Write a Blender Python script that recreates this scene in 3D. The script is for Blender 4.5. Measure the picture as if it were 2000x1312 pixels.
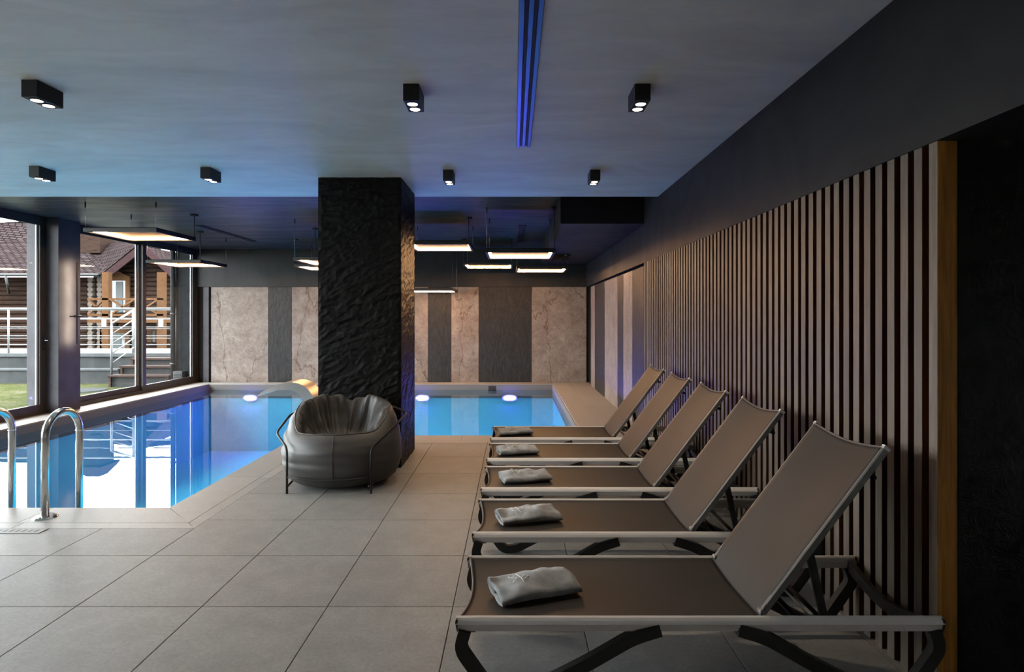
import bpy, math, random
from mathutils import Vector, Matrix, noise

# ------------------------------------------------------------------ scene, camera, light
for o in list(bpy.data.objects):
    bpy.data.objects.remove(o, do_unlink=True)
SC = bpy.context.scene
COL = SC.collection
R = random.Random(7)
PI = math.pi

cam_d = bpy.data.cameras.new('camera')
cam_d.sensor_width = 36.0
cam_d.lens = 36.0 * 1150.0 / 2000.0
cam_d.shift_x = -3.0 / 2000.0
cam_d.shift_y = -37.0 / 2000.0
cam_d.clip_end = 400
cam = bpy.data.objects.new('camera', cam_d)
COL.objects.link(cam)
cam.location = (0, 0, 1.45)
cam.rotation_euler = (PI / 2, 0, 0)
SC.camera = cam

SKY = 22.0
wd = bpy.data.worlds.new('overcast_sky')
SC.world = wd
wd.use_nodes = True
bg = wd.node_tree.nodes['Background']
bg.inputs['Color'].default_value = (0.95, 0.975, 1.0, 1)
bg.inputs['Strength'].default_value = SKY

PEND_E = 94.0       # pendant diffuser emission
SPOT_W = 24.0       # each ceiling downlight
POOL_E = 640.0      # underwater lens emission
SCONCE_E = 105.0

SC.view_settings.view_transform = 'Standard'
SC.view_settings.look = 'None'
SC.view_settings.gamma = 1.0
SC.view_settings.use_curve_mapping = False
SC.view_settings.exposure = 0.27
SC.cycles.caustics_reflective = False
SC.cycles.caustics_refractive = False
SC.cycles.transparent_max_bounces = 16
SC.cycles.max_bounces = 8
SC.cycles.diffuse_bounces = 4
SC.cycles.glossy_bounces = 4
SC.cycles.transmission_bounces = 4

# ------------------------------------------------------------------ mesh helpers
class MB:
    def __init__(self):
        self.v = []; self.f = []; self.sm = []
    def add(self, vs, fs, smooth=False):
        n = len(self.v)
        self.v += [tuple(p) for p in vs]
        for f in fs:
            self.f.append(tuple(i + n for i in f)); self.sm.append(smooth)
        return self
    def box(self, x0, x1, y0, y1, z0, z1, c=0.0):
        if c <= 0:
            vs = [(x0,y0,z0),(x1,y0,z0),(x1,y1,z0),(x0,y1,z0),(x0,y0,z1),(x1,y0,z1),(x1,y1,z1),(x0,y1,z1)]
            return self.add(vs, [(0,3,2,1),(4,5,6,7),(0,1,5,4),(1,2,6,5),(2,3,7,6),(3,0,4,7)])
        # chamfer on every edge (24 verts)
        vs = []; idx = {}
        for ix, X in enumerate((x0, x1)):
            for iy, Y in enumerate((y0, y1)):
                for iz, Z in enumerate((z0, z1)):
                    sx = 1 if ix == 0 else -1; sy = 1 if iy == 0 else -1; sz = 1 if iz == 0 else -1
                    idx[ix,iy,iz,0] = len(vs); vs.append((X, Y + sy*c, Z + sz*c))
                    idx[ix,iy,iz,1] = len(vs); vs.append((X + sx*c, Y, Z + sz*c))
                    idx[ix,iy,iz,2] = len(vs); vs.append((X + sx*c, Y + sy*c, Z))
        fs = []
        for s in (0, 1):
            q = [idx[s,0,0,0], idx[s,1,0,0], idx[s,1,1,0], idx[s,0,1,0]]; fs.append(q[::-1] if s == 0 else q)
            q = [idx[0,s,0,1], idx[1,s,0,1], idx[1,s,1,1], idx[0,s,1,1]]; fs.append(q if s == 0 else q[::-1])
            q = [idx[0,0,s,2], idx[1,0,s,2], idx[1,1,s,2], idx[0,1,s,2]]; fs.append(q[::-1] if s == 0 else q)
        cx = Vector(((x0+x1)/2, (y0+y1)/2, (z0+z1)/2))
        def face(q):
            a, b, d = Vector(vs[q[0]]), Vector(vs[q[1]]), Vector(vs[q[2]])
            n = (b - a).cross(d - a); m = sum((Vector(vs[i]) for i in q), Vector()) / len(q)
            fs.append(q if n.dot(m - cx) > 0 else q[::-1])
        for a in (0, 1):
            for b in (0, 1):
                face([idx[a,b,0,0], idx[a,b,0,1], idx[a,b,1,1], idx[a,b,1,0]])
                face([idx[a,0,b,0], idx[a,0,b,2], idx[a,1,b,2], idx[a,1,b,0]])
                face([idx[0,a,b,1], idx[0,a,b,2], idx[1,a,b,2], idx[1,a,b,1]])
        for k in ((0,0,0),(0,0,1),(0,1,0),(0,1,1),(1,0,0),(1,0,1),(1,1,0),(1,1,1)):
            face([idx[k+(0,)], idx[k+(1,)], idx[k+(2,)]])
        return self.add(vs, fs)
    def sweep(self, path, prof, up=(0, 0, 1), closed=False, smooth=True, cap=True, scale=None):
        """prof: list of (side, up) offsets; fixed-up frame"""
        P = [Vector(p) for p in path]; n = len(P); m = len(prof); up = Vector(up); vs = []
        prev = None
        for i in range(n):
            if closed: t = P[(i+1) % n] - P[i-1]
            else: t = P[min(i+1, n-1)] - P[max(i-1, 0)]
            t.normalize()
            if prev is None:
                s = t.cross(up)
                if s.length < 1e-4: s = t.cross(Vector((1, 0, 0)))
                s.normalize()
            else:
                s = prev - t * prev.dot(t); s.normalize()
            prev = s
            u = s.cross(t)
            k = 1.0 if scale is None else scale[i]
            for a, b in prof: vs.append(P[i] + s*a*k + u*b*k)
        fs = []
        for i in range(n if closed else n - 1):
            j = (i + 1) % n
            for k in range(m):
                l = (k + 1) % m
                fs.append((i*m+k, i*m+l, j*m+l, j*m+k))
        if cap and not closed:
            fs.append(tuple(range(m))[::-1]); fs.append(tuple((n-1)*m + k for k in range(m)))
        return self.add(vs, fs, smooth)
    def tube(self, path, r, n=10, closed=False, scale=None):
        return self.sweep(path, [(r*math.cos(2*PI*k/n), r*math.sin(2*PI*k/n)) for k in range(n)], closed=closed, scale=scale)
    def bar(self, a, b, w, h, up=(0, 0, 1)):
        return self.sweep([a, b], [(-w/2,-h/2),(w/2,-h/2),(w/2,h/2),(-w/2,h/2)], up=up, smooth=False)
    def disc(self, c, r, t, axis='z', n=28, r2=None):
        c = Vector(c); r2 = r if r2 is None else r2; vs = []
        for k, rr in ((0, r), (1, r2)):
            for i in range(n):
                a = 2*PI*i/n; p = (rr*math.cos(a), rr*math.sin(a), k*t)
                if axis == 'y': p = (p[0], p[2], p[1])
                if axis == 'x': p = (p[2], p[0], p[1])
                vs.append(c + Vector(p))
        fs = [tuple(range(n))[::-1], tuple(range(n, 2*n))] + [(i, (i+1) % n, n+(i+1) % n, n+i) for i in range(n)]
        return self.add(vs, fs)
    def grid(self, fn, nu, nv, smooth=True, closeu=False, flip=False):
        vs = [fn(i/(nu-1) if not closeu else i/nu, j/(nv-1)) for i in range(nu) for j in range(nv)]
        fs = []
        for i in range(nu if closeu else nu-1):
            k = (i+1) % nu
            for j in range(nv-1):
                q = (i*nv+j, k*nv+j, k*nv+j+1, i*nv+j+1)
                fs.append(q[::-1] if flip else q)
        return self.add(vs, fs, smooth)
    def prism(self, pts, axis, a0, a1):
        """polygon pts (2D) extruded along axis from a0 to a1"""
        n = len(pts); vs = []
        for a in (a0, a1):
            for p, q in pts:
                vs.append({'x': (a, p, q), 'y': (p, a, q), 'z': (p, q, a)}[axis])
        fs = [tuple(range(n))[::-1], tuple(range(n, 2*n))] + [(i, (i+1) % n, n+(i+1) % n, n+i) for i in range(n)]
        return self.add(vs, fs)
    def build(self, name, mat, parent=None, loc=None, recalc=True):
        me = bpy.data.meshes.new(name)
        me.from_pydata(self.v, [], self.f)
        me.polygons.foreach_set('use_smooth', self.sm)
        if recalc:
            import bmesh
            bm = bmesh.new(); bm.from_mesh(me)
            bmesh.ops.recalc_face_normals(bm, faces=bm.faces)
            bm.to_mesh(me); bm.free()
        me.materials.append(mat)
        me.update()
        o = bpy.data.objects.new(name, me)
        COL.objects.link(o)
        if loc is not None: o.location = loc
        if parent is not None: o.parent = parent
        return o

def fillet(pts, r, n=6):
    P = [Vector(p) for p in pts]; out = [P[0]]
    for i in range(1, len(P)-1):
        a = (P[i-1]-P[i]); b = (P[i+1]-P[i])
        k = min(r, a.length*0.49, b.length*0.49)
        p0 = P[i] + a.normalized()*k; p1 = P[i] + b.normalized()*k
        for j in range(n+1):
            t = j/n
            out.append((1-t)**2*p0 + 2*t*(1-t)*P[i] + t*t*p1)
    out.append(P[-1]); return out

def tag(o, label=None, cat=None, group=None, kind=None):
    if label: o['label'] = label
    if cat: o['category'] = cat
    if group: o['group'] = group
    if kind: o['kind'] = kind
    return o
def empty(name, loc=(0, 0, 0), rz=0.0):
    o = bpy.data.objects.new(name, None); COL.objects.link(o)
    o.empty_display_size = 0.1
    o.location = loc; o.rotation_euler = (0, 0, rz); return o
def copy_tree(o, parent=None):
    c = o.copy(); COL.objects.link(c); c.parent = parent
    for ch in list(o.children): copy_tree(ch, c)
    return c

# ------------------------------------------------------------------ materials
def new_mat(name):
    m = bpy.data.materials.new(name); m.use_nodes = True
    nt = m.node_tree; b = nt.nodes['Principled BSDF']
    return m, nt, b
def N(nt, t, **kw):
    n = nt.nodes.new(t)
    for k, v in kw.items():
        if k in n.inputs.keys(): n.inputs[k].default_value = v
        else: setattr(n, k, v)
    return n
def coords(nt, kind='Object', scale=(1, 1, 1), rot=(0, 0, 0), rnd=0.0):
    mp = N(nt, 'ShaderNodeMapping'); mp.inputs['Scale'].default_value = scale; mp.inputs['Rotation'].default_value = rot
    if kind == 'World':
        g = N(nt, 'ShaderNodeNewGeometry'); src = g.outputs['Position']
    else:
        g = N(nt, 'ShaderNodeTexCoord'); src = g.outputs[kind]
    if rnd:
        oi = N(nt, 'ShaderNodeObjectInfo')
        mu = N(nt, 'ShaderNodeMath', operation='MULTIPLY'); mu.inputs[1].default_value = rnd
        nt.links.new(oi.outputs['Random'], mu.inputs[0])
        ad = N(nt, 'ShaderNodeVectorMath', operation='ADD')
        nt.links.new(src, ad.inputs[0]); nt.links.new(mu.outputs[0], ad.inputs[1]); src = ad.outputs[0]
    nt.links.new(src, mp.inputs['Vector'])
    return mp.outputs[0]
def ramp(nt, fac, stops):
    r = N(nt, 'ShaderNodeValToRGB'); e = r.color_ramp.elements
    while len(e) < len(stops): e.new(0.5)
    for i, (p, c) in enumerate(stops):
        e[i].position = p; e[i].color = (c[0], c[1], c[2], 1) if hasattr(c, '__len__') else (c, c, c, 1)
    nt.links.new(fac, r.inputs[0]); return r.outputs[0]
def mixc(nt, a, b, fac, mode='MIX'):
    m = N(nt, 'ShaderNodeMix', data_type='RGBA', blend_type=mode)
    for s, i in ((fac, 0), (a, 6), (b, 7)):
        if hasattr(s, 'links'): nt.links.new(s, m.inputs[i])
        elif i == 0: m.inputs[0].default_value = s
        else: m.inputs[i].default_value = (s[0], s[1], s[2], 1)
    return m.outputs[2]
def bump(nt, b, h, strength=0.3, dist=0.01):
    n = N(nt, 'ShaderNodeBump', Strength=strength, Distance=dist)
    nt.links.new(h, n.inputs['Height']); nt.links.new(n.outputs[0], b.inputs['Normal'])
def simple(name, col, rough=0.5, metal=0.0, spec=0.5, nscale=0, namp=0.15, bstr=0.0, bscale=None, aniso=(1, 1, 1), kind='Object'):
    m, nt, b = new_mat(name)
    b.inputs['Base Color'].default_value = (*col, 1)
    b.inputs['Roughness'].default_value = rough; b.inputs['Metallic'].default_value = metal
    b.inputs['Specular IOR Level'].default_value = spec
    if nscale:
        v = coords(nt, kind, aniso, rnd=5.0 if kind == 'Object' else 0)
        t = N(nt, 'ShaderNodeTexNoise', Scale=nscale, Detail=5.0); nt.links.new(v, t.inputs['Vector'])
        lo = [max(0, c*(1-namp)) for c in col]; hi = [min(1, c*(1+namp)) for c in col]
        nt.links.new(ramp(nt, t.outputs[0], [(0.3, lo), (0.7, hi)]), b.inputs['Base Color'])
        if bstr:
            t2 = t
            if bscale:
                t2 = N(nt, 'ShaderNodeTexNoise', Scale=bscale, Detail=4.0); nt.links.new(v, t2.inputs['Vector'])
            bump(nt, b, t2.outputs[0], bstr)
    return m
def emit(name, col, s):
    m = bpy.data.materials.new(name); m.use_nodes = True; nt = m.node_tree
    nt.nodes.clear(); o = N(nt, 'ShaderNodeOutputMaterial'); e = N(nt, 'ShaderNodeEmission')
    e.inputs[0].default_value = (*col, 1); e.inputs[1].default_value = s
    nt.links.new(e.outputs[0], o.inputs[0]); return m

# floor tile: warm grey porcelain
def mk_tile(name, lo, hi, rough):
    m, nt, b = new_mat(name)
    v = coords(nt, 'World', (1, 1, 1))
    t1 = N(nt, 'ShaderNodeTexNoise', Scale=5.5, Detail=9.0, Roughness=0.72, Distortion=0.5); nt.links.new(v, t1.inputs['Vector'])
    t2 = N(nt, 'ShaderNodeTexNoise', Scale=60.0, Detail=4.0); nt.links.new(v, t2.inputs['Vector'])
    c = ramp(nt, t1.outputs[0], [(0.25, lo), (0.75, hi)])
    sp = ramp(nt, t2.outputs[0], [(0.35, 0.91), (0.65, 1.06)])
    c = mixc(nt, c, sp, 1.0, 'MULTIPLY')
    oi = N(nt, 'ShaderNodeObjectInfo')
    c = mixc(nt, c, ramp(nt, oi.outputs['Random'], [(0, 0.94), (1, 1.05)]), 1.0, 'MULTIPLY')
    nt.links.new(c, b.inputs['Base Color'])
    nt.links.new(ramp(nt, t1.outputs[0], [(0.2, rough-0.06), (0.8, rough+0.08)]), b.inputs['Roughness'])
    bump(nt, b, t2.outputs[0], 0.08, 0.003)
    return m
M = {}
M['tile'] = mk_tile('porcelain_tile', (0.148, 0.145, 0.139), (0.222, 0.217, 0.210), 0.50)
M['coping'] = mk_tile('coping_stone', (0.185, 0.179, 0.170), (0.25, 0.243, 0.232), 0.46)
M['grout'] = simple('grout', (0.10, 0.095, 0.09), 0.9)

# white streaky plaster ceiling
m, nt, b = new_mat('pale_plaster')
v = coords(nt, 'World', (0.55, 1.6, 1), (0, 0, 0.12))
t1 = N(nt, 'ShaderNodeTexNoise', Scale=1.6, Detail=9.0, Roughness=0.62, Distortion=0.9); nt.links.new(v, t1.inputs['Vector'])
v2 = coords(nt, 'World', (1.4, 4.0, 1), (0, 0, 0.35))
t2 = N(nt, 'ShaderNodeTexNoise', Scale=3.0, Detail=7.0, Roughness=0.6, Distortion=0.6); nt.links.new(v2, t2.inputs['Vector'])
c = ramp(nt, t1.outputs[0], [(0.30, (0.66, 0.645, 0.625)), (0.72, (0.87, 0.855, 0.835))])
c = mixc(nt, c, ramp(nt, t2.outputs[0], [(0.30, 0.90), (0.65, 1.0)]), 0.6, 'MULTIPLY')
nt.links.new(c, b.inputs['Base Color']); b.inputs['Roughness'].default_value = 0.55
bump(nt, b, t2.outputs[0], 0.05, 0.01)
M['ceil'] = m

# dark burnished plaster (ceiling over the pool, fascia)
def mk_dark(name, lo, hi, r0, r1, axis='xy'):
    m, nt, b = new_mat(name)
    v = coords(nt, 'World', (0.6, 2.4, 0.8) if axis == 'xy' else (1.2, 0.8, 0.7), (0, 0, 0.22))
    t = N(nt, 'ShaderNodeTexNoise', Scale=1.8, Detail=9.0, Roughness=0.62, Distortion=1.0); nt.links.new(v, t.inputs['Vector'])
    nt.links.new(ramp(nt, t.outputs[0], [(0.3, lo), (0.75, hi)]), b.inputs['Base Color'])
    nt.links.new(ramp(nt, t.outputs[0], [(0.3, r1), (0.75, r0)]), b.inputs['Roughness'])
    bump(nt, b, t.outputs[0], 0.12, 0.02)
    return m
M['dark_ceil'] = mk_dark('burnished_dark_plaster', (0.018, 0.018, 0.019), (0.072, 0.071, 0.073), 0.30, 0.46)
M['fascia'] = mk_dark('charcoal_plaster', (0.012, 0.012, 0.0125), (0.021, 0.0205, 0.0205), 0.5, 0.62, 'yz')
M['black'] = simple('black_paint', (0.010, 0.010, 0.010), 0.7)

# rough black stone-effect plaster (column)
m, nt, b = new_mat('rough_black_plaster')
v = coords(nt, 'World', (1, 1, 1), (0, 0.35, 0))
t1 = N(nt, 'ShaderNodeTexNoise', Scale=18.0, Detail=8.0, Roughness=0.65, Distortion=0.6); nt.links.new(v, t1.inputs['Vector'])
nt.links.new(ramp(nt, t1.outputs[0], [(0.3, (0.0026, 0.0026, 0.0026)), (0.75, (0.0066, 0.0064, 0.0064))]), b.inputs['Base Color'])
b.inputs['Roughness'].default_value = 0.46
bump(nt, b, t1.outputs[0], 0.45, 0.012)
M['rough_black'] = m

# veined light stone panel
m, nt, b = new_mat('veined_pale_stone')
v = coords(nt, 'World', (1, 1, 1), rnd=9.0)
t1 = N(nt, 'ShaderNodeTexNoise', Scale=2.6, Detail=10.0, Roughness=0.7, Distortion=0.5); nt.links.new(v, t1.inputs['Vector'])
t2 = N(nt, 'ShaderNodeTexNoise', Scale=11.0, Detail=8.0, Roughness=0.7, Distortion=1.2); nt.links.new(v, t2.inputs['Vector'])
c = ramp(nt, t1.outputs[0], [(0.28, (0.102, 0.080, 0.068)), (0.5, (0.158, 0.133, 0.117)), (0.75, (0.212, 0.189, 0.173))])
c = mixc(nt, c, ramp(nt, t2.outputs[0], [(0.38, 0.72), (0.58, 1.05)]), 0.85, 'MULTIPLY')
def veins(scale, dist, w, vec_scale, rot, seedoff):
    vv = coords(nt, 'World', vec_scale, rot, rnd=13.0 + seedoff)
    dn = N(nt, 'ShaderNodeTexNoise', Scale=1.9, Detail=6.0, Roughness=0.6); nt.links.new(vv, dn.inputs['Vector'])
    sb = N(nt, 'ShaderNodeVectorMath', operation='MULTIPLY_ADD')
    nt.links.new(dn.outputs['Color'], sb.inputs[0]); sb.inputs[1].default_value = (dist,)*3; nt.links.new(vv, sb.inputs[2])
    vo = N(nt, 'ShaderNodeTexVoronoi', feature='DISTANCE_TO_EDGE', Scale=scale); nt.links.new(sb.outputs[0], vo.inputs['Vector'])
    return ramp(nt, vo.outputs['Distance'], [(0.0, 0.0), (w, 1.0)])
va = veins(0.50, 0.85, 0.008, (1.5, 1.5, 0.45), (0, 0.35, 0), 0)
vb = veins(2.3, 0.8, 0.012, (1.3, 1.3, 0.5), (0, -0.4, 0), 3)
gate = N(nt, 'ShaderNodeTexNoise', Scale=1.3, Detail=2.0); nt.links.new(v, gate.inputs['Vector'])
gt = ramp(nt, gate.outputs[0], [(0.50, 0.0), (0.62, 0.4)])
c = mixc(nt, (0.060, 0.040, 0.030), c, va)
vbm = N(nt, 'ShaderNodeMath', operation='SUBTRACT'); vbm.inputs[0].default_value = 1.0; nt.links.new(vb, vbm.inputs[1])
vbg = N(nt, 'ShaderNodeMath', operation='MULTIPLY'); nt.links.new(vbm.outputs[0], vbg.inputs[0]); nt.links.new(gt, vbg.inputs[1])
c = mixc(nt, c, (0.075, 0.050, 0.037), vbg.outputs[0])
nt.links.new(c, b.inputs['Base Color']); b.inputs['Roughness'].default_value = 0.45
bump(nt, b, t2.outputs[0], 0.1, 0.004)
M['pale_stone'] = m

# dark slate panel
m, nt, b = new_mat('dark_slate')
v = coords(nt, 'World', (3.0, 3.0, 1.1), (0, 0.75, 0), rnd=7.0)
t1 = N(nt, 'ShaderNodeTexNoise', Scale=6.0, Detail=9.0, Roughness=0.66, Distortion=0.8); nt.links.new(v, t1.inputs['Vector'])
nt.links.new(ramp(nt, t1.outputs[0], [(0.3, (0.009, 0.009, 0.0098)), (0.75, (0.028, 0.0275, 0.028))]), b.inputs['Base Color'])
b.inputs['Roughness'].default_value = 0.42
bump(nt, b, t1.outputs[0], 0.6, 0.02)
M['slate'] = m

# timber
def mk_wood(name, lo, hi, rough=0.55, sc=(14, 14, 0.9), bs=0.12):
    m, nt, b = new_mat(name)
    v = coords(nt, 'Object', sc, rnd=17.0)
    t = N(nt, 'ShaderNodeTexNoise', Scale=2.2, Detail=7.0, Roughness=0.6, Distortion=1.4); nt.links.new(v, t.inputs['Vector'])
    c = ramp(nt, t.outputs[0], [(0.3, lo), (0.72, hi)])
    oi = N(nt, 'ShaderNodeObjectInfo')
    c = mixc(nt, c, ramp(nt, oi.outputs['Random'], [(0, 0.82), (1, 1.15)]), 1.0, 'MULTIPLY')
    nt.links.new(c, b.inputs['Base Color']); b.inputs['Roughness'].default_value = rough
    bump(nt, b, t.outputs[0], bs, 0.004)
    return m
M['slat_face'] = mk_wood('grey_stained_slat', (0.064, 0.049, 0.037), (0.122, 0.097, 0.076), 0.5)
M['post_side'] = mk_wood('orange_post_timber', (0.17, 0.068, 0.009), (0.34, 0.150, 0.020), 0.55)
M['slat_side'] = mk_wood('shade_darkened_timber', (0.034, 0.0115, 0.004), (0.078, 0.028, 0.008), 0.55)  # shade of the gaps put into this darker copy of the post timber
M['logs'] = mk_wood('dark_log', (0.009, 0.0055, 0.0045), (0.021, 0.0135, 0.0105), 0.8, (1.2, 6, 6))
M['timber'] = mk_wood('orange_timber', (0.034, 0.0165, 0.0085), (0.058, 0.031, 0.016), 0.7, (6, 6, 6))
M['pale_log'] = mk_wood('pale_log_end', (0.05, 0.042, 0.036), (0.075, 0.066, 0.057), 0.8, (6, 6, 6))
M['barge'] = mk_wood('maroon_board', (0.014, 0.008, 0.0085), (0.022, 0.013, 0.0135), 0.6, (3, 3, 3))
M['tread'] = mk_wood('red_brown_tread', (0.020, 0.012, 0.0095), (0.034, 0.022, 0.018), 0.6, (1, 14, 14))

# roof shingles
m, nt, b = new_mat('red_shingles')
v = coords(nt, 'UV', (1, 1, 1))
br = N(nt, 'ShaderNodeTexBrick', Scale=1.0, offset=0.5); nt.links.new(v, br.inputs['Vector'])
br.inputs['Color1'].default_value = (0.0165, 0.0115, 0.0115, 1); br.inputs['Color2'].default_value = (0.024, 0.0185, 0.019, 1)
br.inputs['Mortar'].default_value = (0.0045, 0.0035, 0.0035, 1); br.inputs['Mortar Size'].default_value = 0.036
br.inputs['Brick Width'].default_value = 0.42; br.inputs['Row Height'].default_value = 0.21; br.inputs['Bias'].default_value = 0.0
t = N(nt, 'ShaderNodeTexNoise', Scale=3.0, Detail=4.0); nt.links.new(v, t.inputs['Vector'])
nt.links.new(mixc(nt, br.outputs[0], ramp(nt, t.outputs[0], [(0.3, 0.8), (0.7, 1.2)]), 1.0, 'MULTIPLY'), b.inputs['Base Color'])
b.inputs['Roughness'].default_value = 0.85
bump(nt, b, br.outputs['Fac'], 0.4, 0.02)
M['shingle'] = m

M['steel'] = simple('polished_steel', (0.62, 0.61, 0.59), 0.16, 1.0)
M['brushed'] = simple('brushed_steel', (0.50, 0.48, 0.45), 0.34, 1.0)
M['grate'] = simple('dull_steel', (0.16, 0.16, 0.155), 0.6, 0.3)
M['rail_steel'] = simple('satin_rail_steel', (0.12, 0.126, 0.13), 0.5, 0.2)
M['frame'] = simple('anthracite_frame', (0.030, 0.027, 0.026), 0.45)
M['bead'] = simple('aluminium_bead', (0.42, 0.44, 0.46), 0.4, 0.1)
M['black_metal'] = simple('black_powder_coat', (0.014, 0.014, 0.014), 0.5)
M['lounge_rail'] = simple('taupe_aluminium', (0.54, 0.505, 0.47), 0.42, 0.0)
M['lounge_leg'] = simple('charcoal_leg', (0.013, 0.0125, 0.012), 0.42)
M['back_rail'] = simple('dark_taupe_aluminium', (0.105, 0.098, 0.090), 0.4, 0.2)
M['white_cap'] = simple('grey_end_cap', (0.40, 0.38, 0.35), 0.4)
M['painted_blue_reflect'] = simple('aluminium_painted_reflection', (0.028, 0.080, 0.21), 0.28, 0.55)  # blue reflection of the pool lamps painted into the aluminium colour
M['slot_dark'] = simple('slot_void', (0.004, 0.004, 0.005), 0.6)
M['concrete'] = simple('grey_concrete', (0.026, 0.028, 0.0285), 0.85, nscale=4, namp=0.2, bstr=0.1, kind='World')
M['concrete_pale'] = simple('pale_concrete', (0.045, 0.048, 0.050), 0.8, nscale=6, namp=0.12, kind='World')
M['pier'] = simple('grey_render', (0.012, 0.013, 0.014), 0.8, nscale=8, namp=0.25, bstr=0.2, kind='World')
M['colw'] = simple('slate_grey_render', (0.042, 0.041, 0.047), 0.6, nscale=5, namp=0.2, bstr=0.15, kind='World')
M['chrome'] = simple('chrome', (0.7, 0.7, 0.7), 0.12, 1.0)
M['white_plastic'] = simple('white_plastic', (0.30, 0.30, 0.30), 0.4)
M['curtain'] = simple('pale_curtain', (0.05, 0.055, 0.055), 0.8, nscale=8, aniso=(8, 1, .3))
M['dark_glass'] = simple('dark_window_glass', (0.02, 0.025, 0.03), 0.08)
M['needles'] = simple('conifer_needles', (0.009, 0.014, 0.0125), 0.9, nscale=3, namp=0.4)

# sling fabric
m, nt, b = new_mat('sling_mesh_fabric')
v = coords(nt, 'World', (1, 1, 1))
w1 = N(nt, 'ShaderNodeTexWave', Scale=160.0, bands_direction='Y'); nt.links.new(v, w1.inputs['Vector'])
w2 = N(nt, 'ShaderNodeTexWave', Scale=160.0, bands_direction='X'); nt.links.new(v, w2.inputs['Vector'])
t = N(nt, 'ShaderNodeTexNoise', Scale=2.0, Detail=3.0); nt.links.new(v, t.inputs['Vector'])
c = ramp(nt, t.outputs[0], [(0.3, (0.0185, 0.0157, 0.0135)), (0.7, (0.023, 0.0198, 0.017))])
nt.links.new(c, b.inputs['Base Color']); b.inputs['Roughness'].default_value = 0.55
ad = N(nt, 'ShaderNodeMath', operation='ADD'); nt.links.new(w1.outputs[0], ad.inputs[0]); nt.links.new(w2.outputs[0], ad.inputs[1])
bump(nt, b, ad.outputs[0], 0.06, 0.002)
M['sling'] = m
M['hem'] = simple('sling_hem', (0.060, 0.042, 0.034), 0.6)

# towel
m, nt, b = new_mat('grey_terry')
v = coords(nt, 'Object', (1, 1, 1), rnd=3.0)
t1 = N(nt, 'ShaderNodeTexNoise', Scale=14.0, Detail=6.0, Roughness=0.65); nt.links.new(v, t1.inputs['Vector'])
t2 = N(nt, 'ShaderNodeTexNoise', Scale=420.0, Detail=2.0); nt.links.new(v, t2.inputs['Vector'])
nt.links.new(ramp(nt, t1.outputs[0], [(0.3, (0.10, 0.103, 0.104)), (0.7, (0.21, 0.214, 0.213))]), b.inputs['Base Color'])
b.inputs['Roughness'].default_value = 0.95; b.inputs['Sheen Weight'].default_value = 0.3
bump(nt, b, t2.outputs[0], 0.35, 0.003)
M['towel'] = m
M['thread'] = simple('pale_thread', (0.62, 0.62, 0.60), 0.6)

# bean bag leatherette
m, nt, b = new_mat('charcoal_leatherette')
v = coords(nt, 'Object', (1, 1, 1))
t2 = N(nt, 'ShaderNodeTexNoise', Scale=160.0, Detail=3.0); nt.links.new(v, t2.inputs['Vector'])
b.inputs['Base Color'].default_value = (0.034, 0.032, 0.030, 1); b.inputs['Roughness'].default_value = 0.52
bump(nt, b, t2.outputs[0], 0.10, 0.002)
M['leather'] = m

# glass pane
def mk_glass(name, tint, ior=1.45, solid=False):
    m = bpy.data.materials.new(name); m.use_nodes = True; nt = m.node_tree; nt.nodes.clear()
    o = N(nt, 'ShaderNodeOutputMaterial'); mx = N(nt, 'ShaderNodeMixShader')
    tr = N(nt, 'ShaderNodeBsdfTransparent'); tr.inputs[0].default_value = (*tint, 1)
    gl = N(nt, 'ShaderNodeBsdfGlossy'); gl.inputs['Roughness'].default_value = 0.0
    # Schlick reflectance, the same from either side of the sheet
    f0 = ((ior-1)/(ior+1))**2
    lw = N(nt, 'ShaderNodeLayerWeight', Blend=0.5)
    pw = N(nt, 'ShaderNodeMath', operation='POWER'); pw.inputs[1].default_value = 5.0
    nt.links.new(lw.outputs['Facing'], pw.inputs[0])
    fr = N(nt, 'ShaderNodeMath', operation='MULTIPLY_ADD'); fr.inputs[1].default_value = 1-f0; fr.inputs[2].default_value = f0
    nt.links.new(pw.outputs[0], fr.inputs[0])
    if solid: fr = N(nt, 'ShaderNodeFresnel', IOR=ior)
    nt.links.new(fr.outputs[0], mx.inputs[0]); nt.links.new(tr.outputs[0], mx.inputs[1]); nt.links.new(gl.outputs[0], mx.inputs[2])
    nt.links.new(mx.outputs[0], o.inputs[0]); return m, nt, gl, fr
M['glass'] = mk_glass('window_glass', (0.95, 0.97, 0.97))[0]
wm, nt, gl, fr = mk_glass('pool_water', (0.62, 0.90, 1.0), 1.36)
v = coords(nt, 'World', (1, 1, 1))
t = N(nt, 'ShaderNodeTexNoise', Scale=1.7, Detail=3.0, Distortion=0.3); nt.links.new(v, t.inputs['Vector'])
bn = N(nt, 'ShaderNodeBump', Strength=0.005, Distance=0.05); nt.links.new(t.outputs[0], bn.inputs['Height'])
nt.links.new(bn.outputs[0], gl.inputs['Normal'])
M['water'] = wm
m, nt, b = new_mat('pool_mosaic')
v = coords(nt, 'World', (1, 1, 1))
br = N(nt, 'ShaderNodeTexBrick', Scale=10.0, offset=0.0); nt.links.new(v, br.inputs['Vector'])
br.inputs['Color1'].default_value = (0.09, 0.455, 0.60, 1); br.inputs['Color2'].default_value = (0.11, 0.50, 0.64, 1); br.inputs['Mortar'].default_value = (0.14, 0.48, 0.62, 1)
br.inputs['Mortar Size'].default_value = 0.02; br.inputs['Brick Width'].default_value = 0.5; br.inputs['Row Height'].default_value = 0.5
nt.links.new(br.outputs[0], b.inputs['Base Color']); b.inputs['Roughness'].default_value = 0.3
M['pool'] = m
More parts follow.
